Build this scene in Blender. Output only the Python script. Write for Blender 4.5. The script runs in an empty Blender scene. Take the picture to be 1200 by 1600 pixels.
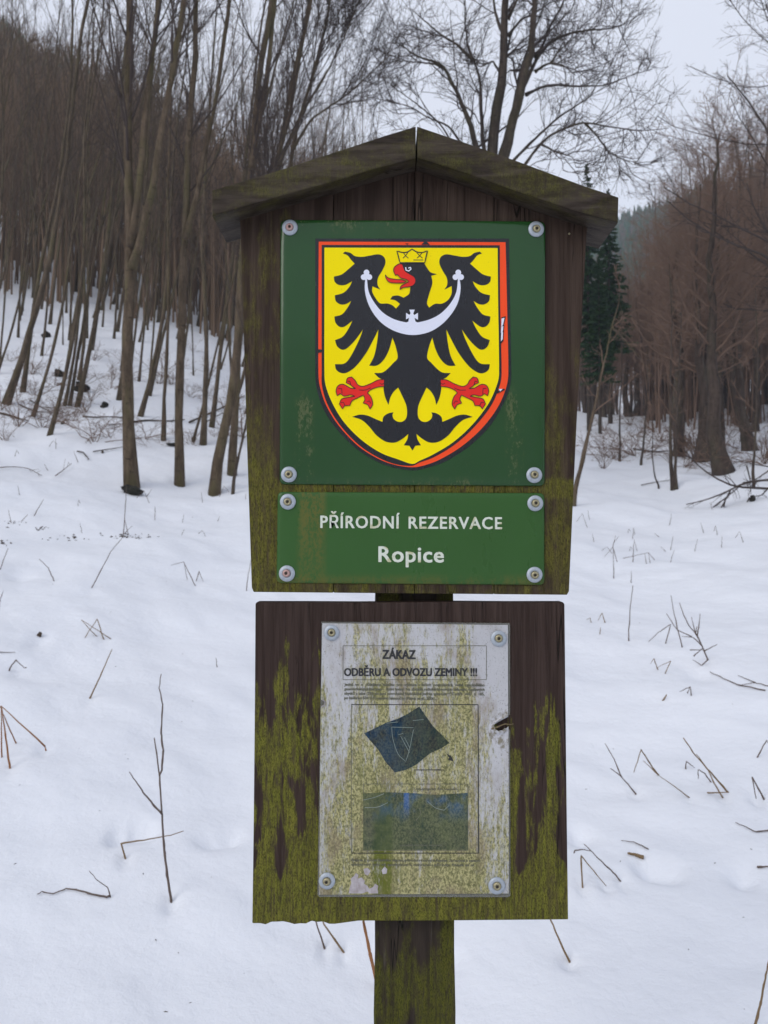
import bpy, bmesh, math
import numpy as np
from mathutils import Vector, Matrix

RNG = np.random.default_rng(7)
scene = bpy.context.scene
COL = scene.collection

# ------------------------------------------------------------------ camera
CAM = np.array([0.0, -1.2, 1.5]); PITCH = math.radians(1.9); FPX = 1203.0
cam = bpy.data.cameras.new('camera'); cam.sensor_width = 36.0; cam.sensor_fit = 'VERTICAL'
cam.sensor_height = 36.0; cam.lens = FPX * 36.0 / 1600.0
cam.clip_start = 0.05; cam.clip_end = 5000
cam.dof.use_dof = True; cam.dof.focus_distance = 1.2; cam.dof.aperture_fstop = 9.5
cam_ob = bpy.data.objects.new('camera', cam); COL.objects.link(cam_ob)
cam_ob.location = CAM; cam_ob.rotation_euler = (math.pi / 2 + PITCH, 0, 0)
scene.camera = cam_ob

# ------------------------------------------------------------------ overcast sky, weak soft sun
SUN_EL, SUN_ROT = math.radians(30), math.radians(226)
world = bpy.data.worlds.new('World'); scene.world = world; world.use_nodes = True
wn = world.node_tree; wn.nodes.clear()
sky = wn.nodes.new('ShaderNodeTexSky'); sky.sky_type = 'NISHITA'; sky.sun_disc = False
sky.sun_elevation = SUN_EL; sky.sun_rotation = SUN_ROT; sky.dust_density = 4.0; sky.air_density = 1.0
hs = wn.nodes.new('ShaderNodeHueSaturation'); hs.inputs['Saturation'].default_value = 0.35
mx = wn.nodes.new('ShaderNodeMix'); mx.data_type = 'RGBA'
tcw = wn.nodes.new('ShaderNodeTexCoord'); nzw = wn.nodes.new('ShaderNodeTexNoise')
nzw.inputs['Scale'].default_value = 1.6; nzw.inputs['Detail'].default_value = 3
crw = wn.nodes.new('ShaderNodeMix'); crw.data_type = 'RGBA'
crw.inputs[6].default_value = (7.6, 7.9, 8.95, 1); crw.inputs[7].default_value = (8.6, 8.85, 9.8, 1)
bgw = wn.nodes.new('ShaderNodeBackground'); bgw.inputs['Strength'].default_value = 0.1
outw = wn.nodes.new('ShaderNodeOutputWorld')
wn.links.new(tcw.outputs['Generated'], nzw.inputs['Vector'])
wn.links.new(nzw.outputs['Fac'], crw.inputs[0])
wn.links.new(sky.outputs[0], hs.inputs['Color'])
mx.inputs[0].default_value = 0.88
wn.links.new(hs.outputs[0], mx.inputs[6]); wn.links.new(crw.outputs[2], mx.inputs[7])
wn.links.new(mx.outputs[2], bgw.inputs['Color']); wn.links.new(bgw.outputs[0], outw.inputs[0])
sun = bpy.data.lights.new('sun', 'SUN'); sun.energy = 1.5; sun.angle = math.radians(35); sun.color = (1.0, 0.96, 0.9)
sun_ob = bpy.data.objects.new('sun', sun); COL.objects.link(sun_ob)
sdir = Vector((math.sin(SUN_ROT) * math.cos(SUN_EL), math.cos(SUN_ROT) * math.cos(SUN_EL), math.sin(SUN_EL)))
sun_ob.rotation_euler = sdir.to_track_quat('Z', 'Y').to_euler()
scene.view_settings.view_transform = 'Standard'; scene.view_settings.look = 'None'
scene.view_settings.exposure = 0.08; scene.view_settings.gamma = 1.0; scene.view_settings.use_curve_mapping = False
scene.render.engine = 'CYCLES'
scene.cycles.max_bounces = 5; scene.cycles.diffuse_bounces = 3; scene.cycles.glossy_bounces = 2
scene.cycles.transparent_max_bounces = 4; scene.cycles.volume_bounces = 2
scene.cycles.use_denoising = True

# ------------------------------------------------------------------ picture point -> place
CP, SP = math.cos(PITCH), math.sin(PITCH)
def ray(px, py):
    a, b = (px - 600.0) / FPX, (py - 800.0) / FPX
    return np.array([a, CP + b * SP, SP - b * CP])
def P(px, py, Y=0.0):
    d = ray(px, py); return CAM + d * ((Y - CAM[1]) / d[1])

# ------------------------------------------------------------------ node helpers
class NB:
    def __init__(s, name):
        s.m = bpy.data.materials.new(name); s.m.use_nodes = True
        s.t = s.m.node_tree; s.n = s.t.nodes; s.n.clear()
        s.out = s.n.new('ShaderNodeOutputMaterial')
        s.b = s.n.new('ShaderNodeBsdfPrincipled'); s.t.links.new(s.b.outputs[0], s.out.inputs[0])
        s.tc = s.n.new('ShaderNodeTexCoord')
        s.sep = None
    def set(s, sock, v):
        if isinstance(v, bpy.types.NodeSocket): s.t.links.new(v, sock)
        elif isinstance(v, (tuple, list)) and sock.type == 'RGBA': sock.default_value = (*v[:3], 1)
        else: sock.default_value = v
    def bs(s, **k):
        for a, v in k.items():
            s.set(s.b.inputs[a.replace('_', ' ')], v)
    def obj(s): return s.tc.outputs['Object']
    def xyz(s, i):
        if s.sep is None:
            s.sep = s.n.new('ShaderNodeSeparateXYZ'); s.t.links.new(s.obj(), s.sep.inputs[0])
        return s.sep.outputs[i]
    def scaled(s, v):
        m = s.n.new('ShaderNodeMapping'); s.t.links.new(s.obj(), m.inputs[0]); m.inputs['Scale'].default_value = v
        return m.outputs[0]
    def noise(s, scale=(1, 1, 1), detail=4, rough=0.55, dist=0.0, off=None):
        n = s.n.new('ShaderNodeTexNoise'); v = s.scaled(scale)
        if off: v.node.inputs['Location'].default_value = off
        s.t.links.new(v, n.inputs['Vector']); n.inputs['Scale'].default_value = 1
        n.inputs['Detail'].default_value = detail; n.inputs['Roughness'].default_value = rough
        n.inputs['Distortion'].default_value = dist
        return n.outputs['Fac']
    def vor(s, scale, feature='F1'):
        n = s.n.new('ShaderNodeTexVoronoi'); s.t.links.new(s.scaled(scale), n.inputs['Vector']); n.inputs['Scale'].default_value = 1
        n.feature = feature
        return n.outputs['Distance']
    def m2(s, op, a, b=0.0, c=0.0, clamp=False):
        n = s.n.new('ShaderNodeMath'); n.operation = op; n.use_clamp = clamp
        s.set(n.inputs[0], a); s.set(n.inputs[1], b); s.set(n.inputs[2], c)
        return n.outputs[0]
    def ss(s, v, a, b, lo=0.0, hi=1.0):
        n = s.n.new('ShaderNodeMapRange'); n.interpolation_type = 'SMOOTHSTEP'
        s.set(n.inputs['Value'], v)
        if a > b: a, b, lo, hi = b, a, hi, lo
        n.inputs['From Min'].default_value = a; n.inputs['From Max'].default_value = b
        n.inputs['To Min'].default_value = lo; n.inputs['To Max'].default_value = hi
        return n.outputs[0]
    def mix(s, f, a, b):
        n = s.n.new('ShaderNodeMix'); n.data_type = 'RGBA'
        s.set(n.inputs[0], f); s.set(n.inputs[6], a); s.set(n.inputs[7], b)
        return n.outputs[2]
    def bump(s, h, strength=0.3, dist=0.01, normal=None):
        n = s.n.new('ShaderNodeBump'); n.inputs['Strength'].default_value = strength; n.inputs['Distance'].default_value = dist
        s.set(n.inputs['Height'], h)
        if normal: s.t.links.new(normal, n.inputs['Normal'])
        return n.outputs[0]

# ------------------------------------------------------------------ mesh helpers
def link(ob, parent=None):
    COL.objects.link(ob)
    if parent: ob.parent = parent
    return ob
def tag(o, label=None, cat=None, group=None, kind=None):
    if label: o['label'] = label
    if cat: o['category'] = cat
    if group: o['group'] = group
    if kind: o['kind'] = kind
    return o
def empty(name, loc):
    e = bpy.data.objects.new(name, None); e.location = loc; e.empty_display_size = 0.1
    return link(e)
def np_mesh(name, V, F, mat=None, smooth=True):
    """V (n,3); F list of int arrays each (m,k)"""
    me = bpy.data.meshes.new(name)
    V = np.asarray(V, np.float32); me.vertices.add(len(V)); me.vertices.foreach_set('co', V.ravel())
    idx = np.concatenate([f.ravel() for f in F]).astype(np.int32)
    tot = np.concatenate([np.full(len(f), f.shape[1]) for f in F]).astype(np.int32)
    st = np.concatenate([[0], np.cumsum(tot)[:-1]]).astype(np.int32)
    me.loops.add(len(idx)); me.loops.foreach_set('vertex_index', idx)
    me.polygons.add(len(tot)); me.polygons.foreach_set('loop_start', st); me.polygons.foreach_set('loop_total', tot)
    if smooth: me.polygons.foreach_set('use_smooth', np.ones(len(tot), bool))
    me.update(calc_edges=True); me.validate()
    if mat: me.materials.append(mat)
    return me
class Geo:
    def __init__(s): s.V = []; s.F = []; s.n = 0
    def add(s, V, F):
        s.V.append(np.asarray(V, float).reshape(-1, 3))
        for f in F: s.F.append(np.asarray(f, int) + s.n)
        s.n += len(s.V[-1])
    def mesh(s, name, mat, off=(0, 0, 0), smooth=True):
        return np_mesh(name, np.concatenate(s.V) - np.asarray(off), s.F, mat, smooth)
def tubes(pts, rad, k):
    """pts (B,n,3), rad (B,n) -> verts, [quads, tip tris]"""
    B, n, _ = pts.shape
    t = np.gradient(pts, axis=1); t /= np.linalg.norm(t, axis=2, keepdims=True) + 1e-9
    main = t.mean(1); ref = np.where(np.abs(main[:, 2:3]) > 0.8, np.array([[1., 0, 0]]), np.array([[0, 0, 1.]]))
    a = np.cross(t, ref[:, None, :]); a /= np.linalg.norm(a, axis=2, keepdims=True) + 1e-9
    b = np.cross(t, a)
    an = np.arange(k) * 2 * math.pi / k
    V = pts[:, :, None, :] + rad[:, :, None, None] * (np.cos(an)[None, None, :, None] * a[:, :, None, :] + np.sin(an)[None, None, :, None] * b[:, :, None, :])
    i = np.arange(B)[:, None, None] * n * k + np.arange(n - 1)[None, :, None] * k
    j = np.arange(k)[None, None, :]; j2 = (j + 1) % k
    q = np.stack([i + j, i + j2, i + k + j2, i + k + j], -1).reshape(-1, 4)
    F = [q]
    base = np.arange(B)[:, None] * n * k
    if k > 3:
        F.append(base + np.arange(k)[None, ::-1]); F.append(base + (n - 1) * k + np.arange(k)[None, :])
    return V.reshape(-1, 3), F
def resample(pl, n):
    pl = np.asarray(pl, float); d = np.r_[0, np.cumsum(np.linalg.norm(np.diff(pl, axis=0), axis=1))]
    t = np.linspace(0, d[-1], n)
    # smooth catmull like: cubic-ish by linear + blur
    q = np.stack([np.interp(t, d, pl[:, c]) for c in range(pl.shape[1])], 1)
    for _ in range(1):
        q[1:-1] = 0.25 * q[:-2] + 0.5 * q[1:-1] + 0.25 * q[2:]
    return q
def prism(polyf, polyb):
    n = len(polyf); V = np.concatenate([polyf, polyb])
    me = bmesh.new()
    vs = [me.verts.new(v) for v in V]
    f = me.faces.new(vs[:n]); g = me.faces.new(vs[n:][::-1])
    for i in range(n): me.faces.new((vs[i], vs[n + i], vs[n + (i + 1) % n], vs[(i + 1) % n]))
    bmesh.ops.recalc_face_normals(me, faces=me.faces)
    return me
def bm_obj(name, bm, mat, parent, off=(0, 0, 0), bevel=0.0, smooth=False, tri=True):
    if bevel > 0:
        bmesh.ops.bevel(bm, geom=[e for e in bm.edges], offset=bevel, segments=2, profile=0.6, affect='EDGES', clamp_overlap=True)
    if tri: bmesh.ops.triangulate(bm, faces=[f for f in bm.faces if len(f.verts) > 4])
    for v in bm.verts: v.co -= Vector(off)
    if smooth:
        for f in bm.faces: f.smooth = True
    me = bpy.data.meshes.new(name); bm.to_mesh(me); bm.free(); me.materials.append(mat)
    return link(bpy.data.objects.new(name, me), parent)

# ------------------------------------------------------------------ terrain
def ramp(z, w): return w * np.logaddexp(0, np.asarray(z, float) / w)
def _hash(ix, iy, s):
    v = np.sin(ix * 127.1 + iy * 311.7 + s * 74.7) * 43758.5453
    return v - np.floor(v)
def vnoise(x, y, s=0):
    x = np.asarray(x, float); y = np.asarray(y, float)
    ix, iy = np.floor(x), np.floor(y); fx, fy = x - ix, y - iy
    fx = fx * fx * fx * (fx * (fx * 6 - 15) + 10); fy = fy * fy * fy * (fy * (fy * 6 - 15) + 10)
    a, b, c, d = _hash(ix, iy, s), _hash(ix + 1, iy, s), _hash(ix, iy + 1, s), _hash(ix + 1, iy + 1, s)
    return (a + (b - a) * fx) * (1 - fy) + (c + (d - c) * fx) * fy - 0.5
DIPS = []
def sst(x, a, b):
    t = np.clip((x - a) / (b - a), 0, 1); return t * t * (3 - 2 * t)
def terrain(x, y):
    x = np.asarray(x, float); D = np.asarray(y, float) + 1.2
    r = np.hypot(x, D); th = np.arctan2(x, D)
    u = np.clip(np.tan(np.clip(th, -0.75, 0.75)), -0.65, 0.65)
    k = sst(u, -0.35, 0.35)                      # 0 left .. 1 right
    s1 = 0.235 + (0.175 - 0.235) * k
    near = s1 * ramp(r - 2.0, 0.5) + (1 - k) * 0.20 * ramp(r - 13, 2.0) + k * 0.04 * ramp(r - 24, 3)
    D1 = 32 + 10 * k; Dr = 150 + 150 * k
    nD1 = s1 * (D1 - 2) + (1 - k) * 0.20 * ramp(D1 - 13, 2.0) + k * 0.04 * ramp(D1 - 24, 3)
    H = np.interp(u, [-0.65, -0.5, -0.33, -0.1, 0.1, 0.33, 0.65], [92, 82, 75, 66, 88, 113, 140])
    q = np.clip((r - D1) / (Dr - D1), 0, 1)
    g = 1.08 + 0.55 * k
    far = nD1 + (H - nD1) * q ** g + np.where(r > Dr, -0.1 * (r - Dr), 0)
    front = np.where(r < D1, near, far)
    back = 0.02 * ramp(r - 3, 1) + 0.10 * ramp(r - 20, 3)
    w = sst(np.abs(th), 1.3, 2.6)
    h = front * (1 - w) + back * w
    amp = sst(r, 1.0, 12.0)
    h = h + (0.08 + 0.09 * amp) * vnoise(x * 0.8 + 3, D * 0.55, 1) + (0.035 + 0.03 * amp) * vnoise(x * 2.1, D * 1.7 + 7, 2)
    h = h + 0.5 * sst(r, 12, 40) * vnoise(x * 0.16, D * 0.13, 3) + 0.026 * vnoise(x * 4.3 + D * 2.0, D * 5.1, 4)
    h = h + 0.011 * vnoise(x * 1.6 + D * 1.1, D * 7.5 - x * 2.2, 8) * (0.5 + 1.2 * vnoise(x * 0.5, D * 0.5, 9) ** 2 * 4)
    h = h + 10.0 * sst(r, 90, 200) * vnoise(x * 0.016, D * 0.016, 5)
    for (dx, dy, sx, sy, dep) in DIPS:
        h = h - dep * np.exp(-((x - dx) / sx) ** 2 - ((D - 1.2 - dy) / sy) ** 2)
    return h
TT = np.exp(np.linspace(math.log(0.6), math.log(320), 4200))
def hit(px, py):
    d = ray(px, py); d = d / d[1]
    p = CAM[None] + TT[:, None] * d[None]
    gap = p[:, 2] - terrain(p[:, 0], p[:, 1])
    i = np.argmax(gap < 0)
    if gap[i] >= 0: i = len(TT) - 1
    a, b = gap[max(i - 1, 0)], gap[i]; f = a / (a - b + 1e-12) if i > 0 else 0
    t = TT[max(i - 1, 0)] * (1 - f) + TT[i] * f
    return CAM + d * t
for px, py in [(196, 1342), (16, 1200), (140, 1091), (163, 998), (28, 1048), (1077, 1246), (1130, 1247), (994, 1241), (910, 1388), (947, 1385), (970, 1377), (1181, 1249), (1183, 1250), (507, 1483), (537, 1489), (1106, 1032), (982, 1002), (1040, 1005), (305, 916), (84, 908), (143, 918), (70, 1170)]:
    q = hit(px, py); k_ = (q[1] + 1.2) / 3.2; DIPS.append((q[0], q[1], .028 * k_, .045 * k_, .020))
for (px, py, sx, sy, dep) in [(182, 1306, .035, .05, .035), (212, 1300, .04, .05, .04), (232, 1304, .03, .04, .03), (330, 1310, .07, .05, .03), (362, 1308, .05, .05, .025),
                              (1010, 1352, .05, .06, .04), (1045, 1362, .06, .06, .035), (905, 1306, .06, .07, .03), (1160, 1374, .05, .05, .03), (62, 997, .06, .1, .03),
                              (30, 900, .12, .15, .03), (700, 1500, .05, .06, .02), (1090, 1050, .1, .15, .03), (208, 764, .38, .5, .09), (281, 761, .3, .4, .08), (332, 774, .3, .4, .08), (1054, 766, .4, .6, .08), (1132, 740, .6, .8, .12), (1094, 723, .6, .8, .12), (120, 640, .4, .6, .1), (255, 690, .3, .4, .06), (268, 1411, .03, .04, .02), (889, 1503, .03, .03, .02), (150, 840, .5, .6, .05), (300, 900, .25, .3, .03), (1100, 870, .4, .5, .04)]:
    q = hit(px, py); DIPS.append((q[0], q[1], sx, sy, dep * (1.5 if sx < 0.2 else 1.0)))
nb = NB('snow')
n1 = nb.noise((9, 9, 9), 5, 0.55); n2 = nb.noise((140, 140, 140), 3, 0.6)
n3 = nb.noise((38, 38, 38), 4, 0.6)
hgt = nb.m2('ADD', nb.m2('MULTIPLY', n1, 0.020), nb.m2('ADD', nb.m2('MULTIPLY', n3, 0.0022), nb.m2('MULTIPLY', n2, 0.0016)))
tint = nb.noise((0.7, 0.7, 0.7), 4)
nb.bs(Base_Color=nb.mix(tint, (0.70, 0.725, 0.775), (0.775, 0.79, 0.83)), Roughness=0.62, Normal=nb.bump(hgt, 0.6, 1.0))
nb.b.inputs['Specular IOR Level'].default_value = 0.25
M_SNOW = nb.m
th = np.concatenate([np.linspace(-math.pi, -0.62, 90)[:-1], np.linspace(-0.62, 0.62, 500), np.linspace(0.62, math.pi, 90)[1:-1]])
rr = np.concatenate([[0.02, 0.2, 0.5, 0.8], np.exp(np.linspace(math.log(1.0), math.log(26), 270)), np.exp(np.linspace(math.log(26), math.log(430), 60))[1:]])
TH, RR = np.meshgrid(th, rr, indexing='ij')
GX = np.sin(TH) * RR; GY = np.cos(TH) * RR - 1.2
GZ = terrain(GX, GY)
na, nr = TH.shape
ii = np.arange(na)[:, None] * nr; ii2 = (np.arange(na)[:, None] + 1) % na * nr; jj = np.arange(nr - 1)[None, :]
quads = np.stack([ii + jj, ii + jj + 1, ii2 + jj + 1, ii2 + jj], -1).reshape(-1, 4)[:, ::-1]
snow = link(bpy.data.objects.new('snow_ground', np_mesh('snow_ground', np.stack([GX, GY, GZ], -1).reshape(-1, 3), [quads], M_SNOW)))
snow['kind'] = 'structure'

# ------------------------------------------------------------------ the sign: materials
ROOT = P(647, 1500, 0.075); ROOT[2] = float(terrain(ROOT[0], ROOT[1])); ROOT[1] = 0.075
def L(px, py, Y=0.0): return P(px, py, Y) - ROOT
def wood(name, dark, light, moss_fn, grain=(70, 70, 3.0), axis_fine=(420, 420, 9), greenish=(0.088, 0.094, 0.014), moss2=(0.19, 0.165, 0.035)):
    nb = NB(name)
    g1 = nb.noise(grain, 6, 0.6, 0.6); g2 = nb.noise(axis_fine, 3, 0.6)
    col = nb.mix(nb.ss(g1, 0.32, 0.7), dark, light)
    col = nb.mix(nb.ss(g2, 0.56, 0.75, 0, 0.55), col, tuple(c * 0.35 for c in dark))
    col = nb.mix(nb.ss(nb.noise(tuple(v * 1.7 for v in grain), 5, 0.7, 0, (3, 1, 5)), 0.62, 0.8, 0, 0.5), col, (0.12, 0.10, 0.085))
    mk = moss_fn(nb)
    speck = nb.noise((300, 300, 75), 4, 0.7); strk = nb.noise((190, 190, 7), 4, 0.6)
    mk = nb.m2('MULTIPLY', mk, nb.m2('MULTIPLY', nb.ss(speck, 0.30, 0.56, 0.25, 1), nb.ss(strk, 0.30, 0.58, 0.45, 1)))
    ck = nb.ss(nb.m2('ABSOLUTE', nb.m2('SUBTRACT', nb.noise(tuple(v * 0.55 for v in grain), 3, 0.5, 0.8, (9, 4, 2)), 0.5)), 0.003, 0.012, 1, 0)
    ck = nb.m2('MULTIPLY', ck, nb.ss(nb.noise(tuple(v * 0.25 for v in grain), 2, 0.5, 0, (5, 5, 5)), 0.46, 0.6))
    col = nb.mix(nb.m2('MULTIPLY', ck, 0.85), col, (0.004, 0.003, 0.002))
    mcol = nb.mix(nb.noise((40, 40, 25), 4, 0.6), greenish, moss2)
    mcol = nb.mix(nb.ss(nb.noise((700, 700, 260), 2, 0.7), 0.45, 0.7), mcol, tuple(c * 0.45 for c in greenish))
    col = nb.mix(mk, col, mcol)
    hh = nb.m2('ADD', nb.m2('MULTIPLY', g2, 0.5), nb.m2('ADD', nb.m2('MULTIPLY', g1, 0.7), nb.m2('SUBTRACT', nb.m2('MULTIPLY', nb.m2('MULTIPLY', mk, speck), 1.4), nb.m2('MULTIPLY', ck, 1.5))))
    nb.bs(Base_Color=col, Roughness=nb.m2('ADD', 0.62, nb.m2('MULTIPLY', mk, 0.3)), Normal=nb.bump(hh, 0.7, 0.003))
    nb.b.inputs['Specular IOR Level'].default_value = 0.12
    return nb.m
zU0, zU1 = L(640, 925)[2], L(640, 330)[2]
def moss_upper(nb):
    big = nb.noise((13, 13, 4.5), 5, 0.62, 0.3); fine = nb.noise((85, 85, 26), 4, 0.6)
    v = nb.m2('ADD', nb.m2('MULTIPLY', big, 0.75), nb.m2('MULTIPLY', fine, 0.35))
    z = nb.xyz(2); x = nb.xyz(0)
    low = nb.ss(z, zU0, zU0 + 0.60, 0.11, -0.12)
    side = nb.m2('SUBTRACT', nb.ss(x, L(420, 600)[0], L(560, 600)[0], 0.07, -0.06), nb.ss(x, L(800, 600)[0], L(850, 600)[0], 0.0, -0.04))
    gap = nb.ss(nb.m2('ABSOLUTE', nb.m2('SUBTRACT', z, L(640, 763)[2])), 0.008, 0.02, 0.16, 0)
    v = nb.m2('ADD', v, nb.m2('ADD', low, nb.m2('ADD', side, gap)))
    return nb.ss(v, 0.50, 0.74, 0, 0.95)
M_UP = wood('weathered_brown_boards', (0.027, 0.0165, 0.012), (0.058, 0.039, 0.029), moss_upper)
zL0, zL1 = L(640, 1440)[2], L(640, 941)[2]
def moss_lower(nb):
    big = nb.noise((42, 42, 6.5), 5, 0.62, 0.35, (0.7, 0, 0.2)); fine = nb.noise((120, 120, 20), 4, 0.6)
    v = nb.m2('ADD', nb.m2('MULTIPLY', big, 0.85), nb.m2('MULTIPLY', fine, 0.22))
    z = nb.xyz(2); x = nb.xyz(0)
    low = nb.ss(z, zL0 + 0.03, zL0 + 0.10, 0.20, 0.0)
    mid = nb.ss(z, zL0, zL1 - 0.03, 0.06, -0.03)
    top = nb.ss(z, zL1 - 0.19, zL1 - 0.02, 0.0, -0.20)
    left = nb.ss(x, L(480, 1200)[0], L(560, 1200)[0], 0.045, -0.01)
    v = nb.m2('ADD', v, nb.m2('ADD', nb.m2('ADD', low, mid), nb.m2('ADD', top, left)))
    return nb.ss(v, 0.525, 0.60, 0, 0.90)
M_LOW = wood('mossy_brown_board', (0.028, 0.017, 0.0135), (0.052, 0.034, 0.028), moss_lower, (110, 110, 4.5), greenish=(0.105, 0.122, 0.015), moss2=(0.25, 0.228, 0.040))
def moss_post(nb):
    big = nb.noise((26, 26, 7), 5, 0.62); x = nb.xyz(0)
    v = nb.m2('ADD', big, nb.ss(x, L(660, 1500)[0], L(700, 1500)[0], 0.0, 0.10))
    v = nb.m2('ADD', v, nb.ss(nb.xyz(2), L(640, 1600)[2], L(640, 1440)[2], 0.06, -0.06))
    return nb.ss(v, 0.44, 0.58, 0, 0.9)
M_POST = wood('mossy_post_wood', (0.020, 0.014, 0.011), (0.040, 0.030, 0.022), moss_post, (60, 60, 4), greenish=(0.075, 0.082, 0.012), moss2=(0.12, 0.115, 0.02))
def moss_roof(nb):
    big = nb.noise((11, 11, 22), 5, 0.65, 0.4); fine = nb.noise((70, 70, 120), 4, 0.6)
    v = nb.m2('ADD', nb.m2('MULTIPLY', big, 0.8), nb.m2('MULTIPLY', fine, 0.3))
    y = nb.xyz(1)
    return nb.m2('MULTIPLY', nb.ss(v, 0.43, 0.75, 0, 0.68), nb.ss(y, -0.085, -0.10, 0.05, 1))
M_ROOF = wood('weathered_roof_wood', (0.022, 0.016, 0.012), (0.062, 0.048, 0.038), moss_roof, (9, 60, 60), (30, 420, 420), greenish=(0.080, 0.086, 0.014), moss2=(0.16, 0.14, 0.035))

def enamel(name, color, dirt=None, rough=0.16, wob=0.12, spec=0.5):
    nb = NB(name); col = color
    fade = nb.noise((7, 7, 3), 4, 0.6)
    col = nb.mix(nb.ss(fade, 0.35, 0.75, 0, 0.25), color, tuple(min(1, c * 1.25 + 0.006) for c in color))
    gr = nb.m2('MULTIPLY', nb.ss(nb.noise((420, 420, 300), 3, 0.75), 0.60, 0.74, 0, 0.35), nb.ss(nb.noise((22, 22, 10), 3, 0.6), 0.42, 0.62))
    col = nb.mix(gr, col, (0.09, 0.085, 0.05))
    ro = nb.m2('ADD', rough, nb.m2('MULTIPLY', nb.noise((45, 45, 14), 4, 0.65), 0.14))
    if dirt:
        mk, dc = dirt(nb); col = nb.mix(mk, col, dc); ro = nb.m2('ADD', ro, nb.m2('MULTIPLY', mk, 0.45))
    drops = nb.ss(nb.vor((330, 330, 330)), 0.12, 0.2, 1, 0)
    keep = nb.ss(nb.noise((16, 16, 16), 3), 0.52, 0.62)
    hh = nb.m2('ADD', nb.m2('MULTIPLY', nb.noise((14, 14, 9), 2, 0.5), 1.0), nb.m2('MULTIPLY', nb.m2('MULTIPLY', drops, keep), 0.10))
    nb.bs(Base_Color=col, Roughness=ro, Normal=nb.bump(hh, wob, 0.01))
    nb.b.inputs['Specular IOR Level'].default_value = spec
    return nb.m
def bar(nb, c, half, i=0): return nb.ss(nb.m2('ABSOLUTE', nb.m2('SUBTRACT', nb.xyz(i), c)), half * 0.6, half * 1.3, 1, 0)
def dirt_a(nb):
    f = nb.noise((260, 260, 120), 4, 0.7); b = nb.noise((30, 30, 9), 4, 0.6)
    z = nb.xyz(2)
    s1 = nb.m2('MULTIPLY', bar(nb, L(476, 650)[0], 0.014), nb.ss(z, L(640, 600)[2], L(640, 640)[2], 0, 1))
    s2 = nb.m2('MULTIPLY', bar(nb, L(803, 650)[0], 0.013), nb.ss(z, L(640, 590)[2], L(640, 640)[2], 0, 1))
    s3 = nb.m2('MULTIPLY', nb.ss(z, L(640, 372)[2], L(640, 350)[2], 0, 0.8), nb.ss(nb.xyz(0), L(600, 650)[0], L(640, 650)[0], 1, 0))
    s4 = nb.ss(z, L(640, 742)[2], L(640, 757)[2], 0, 0.7)
    s = nb.m2('ADD', nb.m2('ADD', s1, s2), nb.m2('ADD', s3, s4), 0, True)
    v = nb.m2('ADD', nb.m2('MULTIPLY', f, 0.6), nb.m2('MULTIPLY', b, 0.5))
    return nb.m2('MULTIPLY', s, nb.ss(v, 0.54, 0.70, 0, 0.6)), (0.13, 0.125, 0.045)
def dirt_b(nb):
    f = nb.noise((240, 240, 150), 4, 0.7); b = nb.noise((40, 40, 8), 4, 0.6); z = nb.xyz(2)
    s1 = nb.m2('MULTIPLY', bar(nb, L(487, 840)[0], 0.021), nb.ss(z, L(640, 905)[2], L(640, 780)[2], 0.6, 1))
    s2 = nb.ss(z, L(640, 893)[2], L(640, 908)[2], 0, 0.6)
    s = nb.m2('ADD', s1, s2, 0, True)
    v = nb.m2('ADD', nb.m2('MULTIPLY', f, 0.55), nb.m2('MULTIPLY', b, 0.5))
    return nb.m2('MULTIPLY', s, nb.ss(v, 0.44, 0.6, 0, 0.85)), (0.115, 0.105, 0.02)
M_GREEN = enamel('green_enamel', (0.014, 0.057, 0.013), dirt_a, 0.10, 0.18, 0.40)
M_GREEN2 = enamel('faded_green_enamel', (0.029, 0.090, 0.018), dirt_b, 0.22, 0.10, 0.28)
M_BLACK = enamel('black_enamel', (0.0065, 0.0065, 0.009), None, 0.2)
M_YELLOW = enamel('yellow_enamel', (0.86, 0.68, 0.001), None, 0.24, spec=0.10)
M_ORANGE = enamel('orange_red_enamel', (0.85, 0.068, 0.012), None, 0.25, spec=0.25)
M_RED = enamel('red_enamel', (0.70, 0.020, 0.014), None, 0.25, spec=0.25)
M_SILVER = enamel('white_enamel', (0.68, 0.70, 0.80), None, 0.25)
def letter_dirt(nb):
    return nb.ss(nb.noise((60, 60, 60), 3, 0.6), 0.52, 0.66, 0, 0.6), (0.34, 0.32, 0.08)
M_LETTER = enamel('cream_lettering', (0.60, 0.64, 0.55), letter_dirt, 0.35)
nb = NB('zinc_washer'); nb.bs(Base_Color=nb.mix(nb.noise((260, 260, 260), 4), (0.28, 0.32, 0.36), (0.46, 0.50, 0.55)), Metallic=0.35, Roughness=0.5, Normal=nb.bump(nb.noise((500, 500, 500), 3), 0.2, 0.001)); M_ZINC = nb.m
nb = NB('dull_brass_screw'); nb.bs(Base_Color=nb.mix(nb.noise((500, 500, 500), 3), (0.22, 0.18, 0.08), (0.50, 0.46, 0.32)), Metallic=0.7, Roughness=0.45); M_BRASS = nb.m
nb = NB('rusty_screw'); nb.bs(Base_Color=nb.mix(nb.noise((500, 500, 500), 3), (0.28, 0.12, 0.09), (0.60, 0.45, 0.42)), Metallic=0.4, Roughness=0.5); M_RUST = nb.m
nb = NB('screw_recess'); nb.bs(Base_Color=(0.02, 0.015, 0.01), Roughness=0.8); M_RECESS = nb.m
nb = NB('black_ink'); nb.bs(Base_Color=nb.mix(nb.ss(nb.noise((120, 120, 90), 4, 0.7), 0.5, 0.75, 0, 0.4), (0.016, 0.016, 0.02), (0.11, 0.11, 0.04)), Roughness=0.5); M_INK = nb.m
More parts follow.
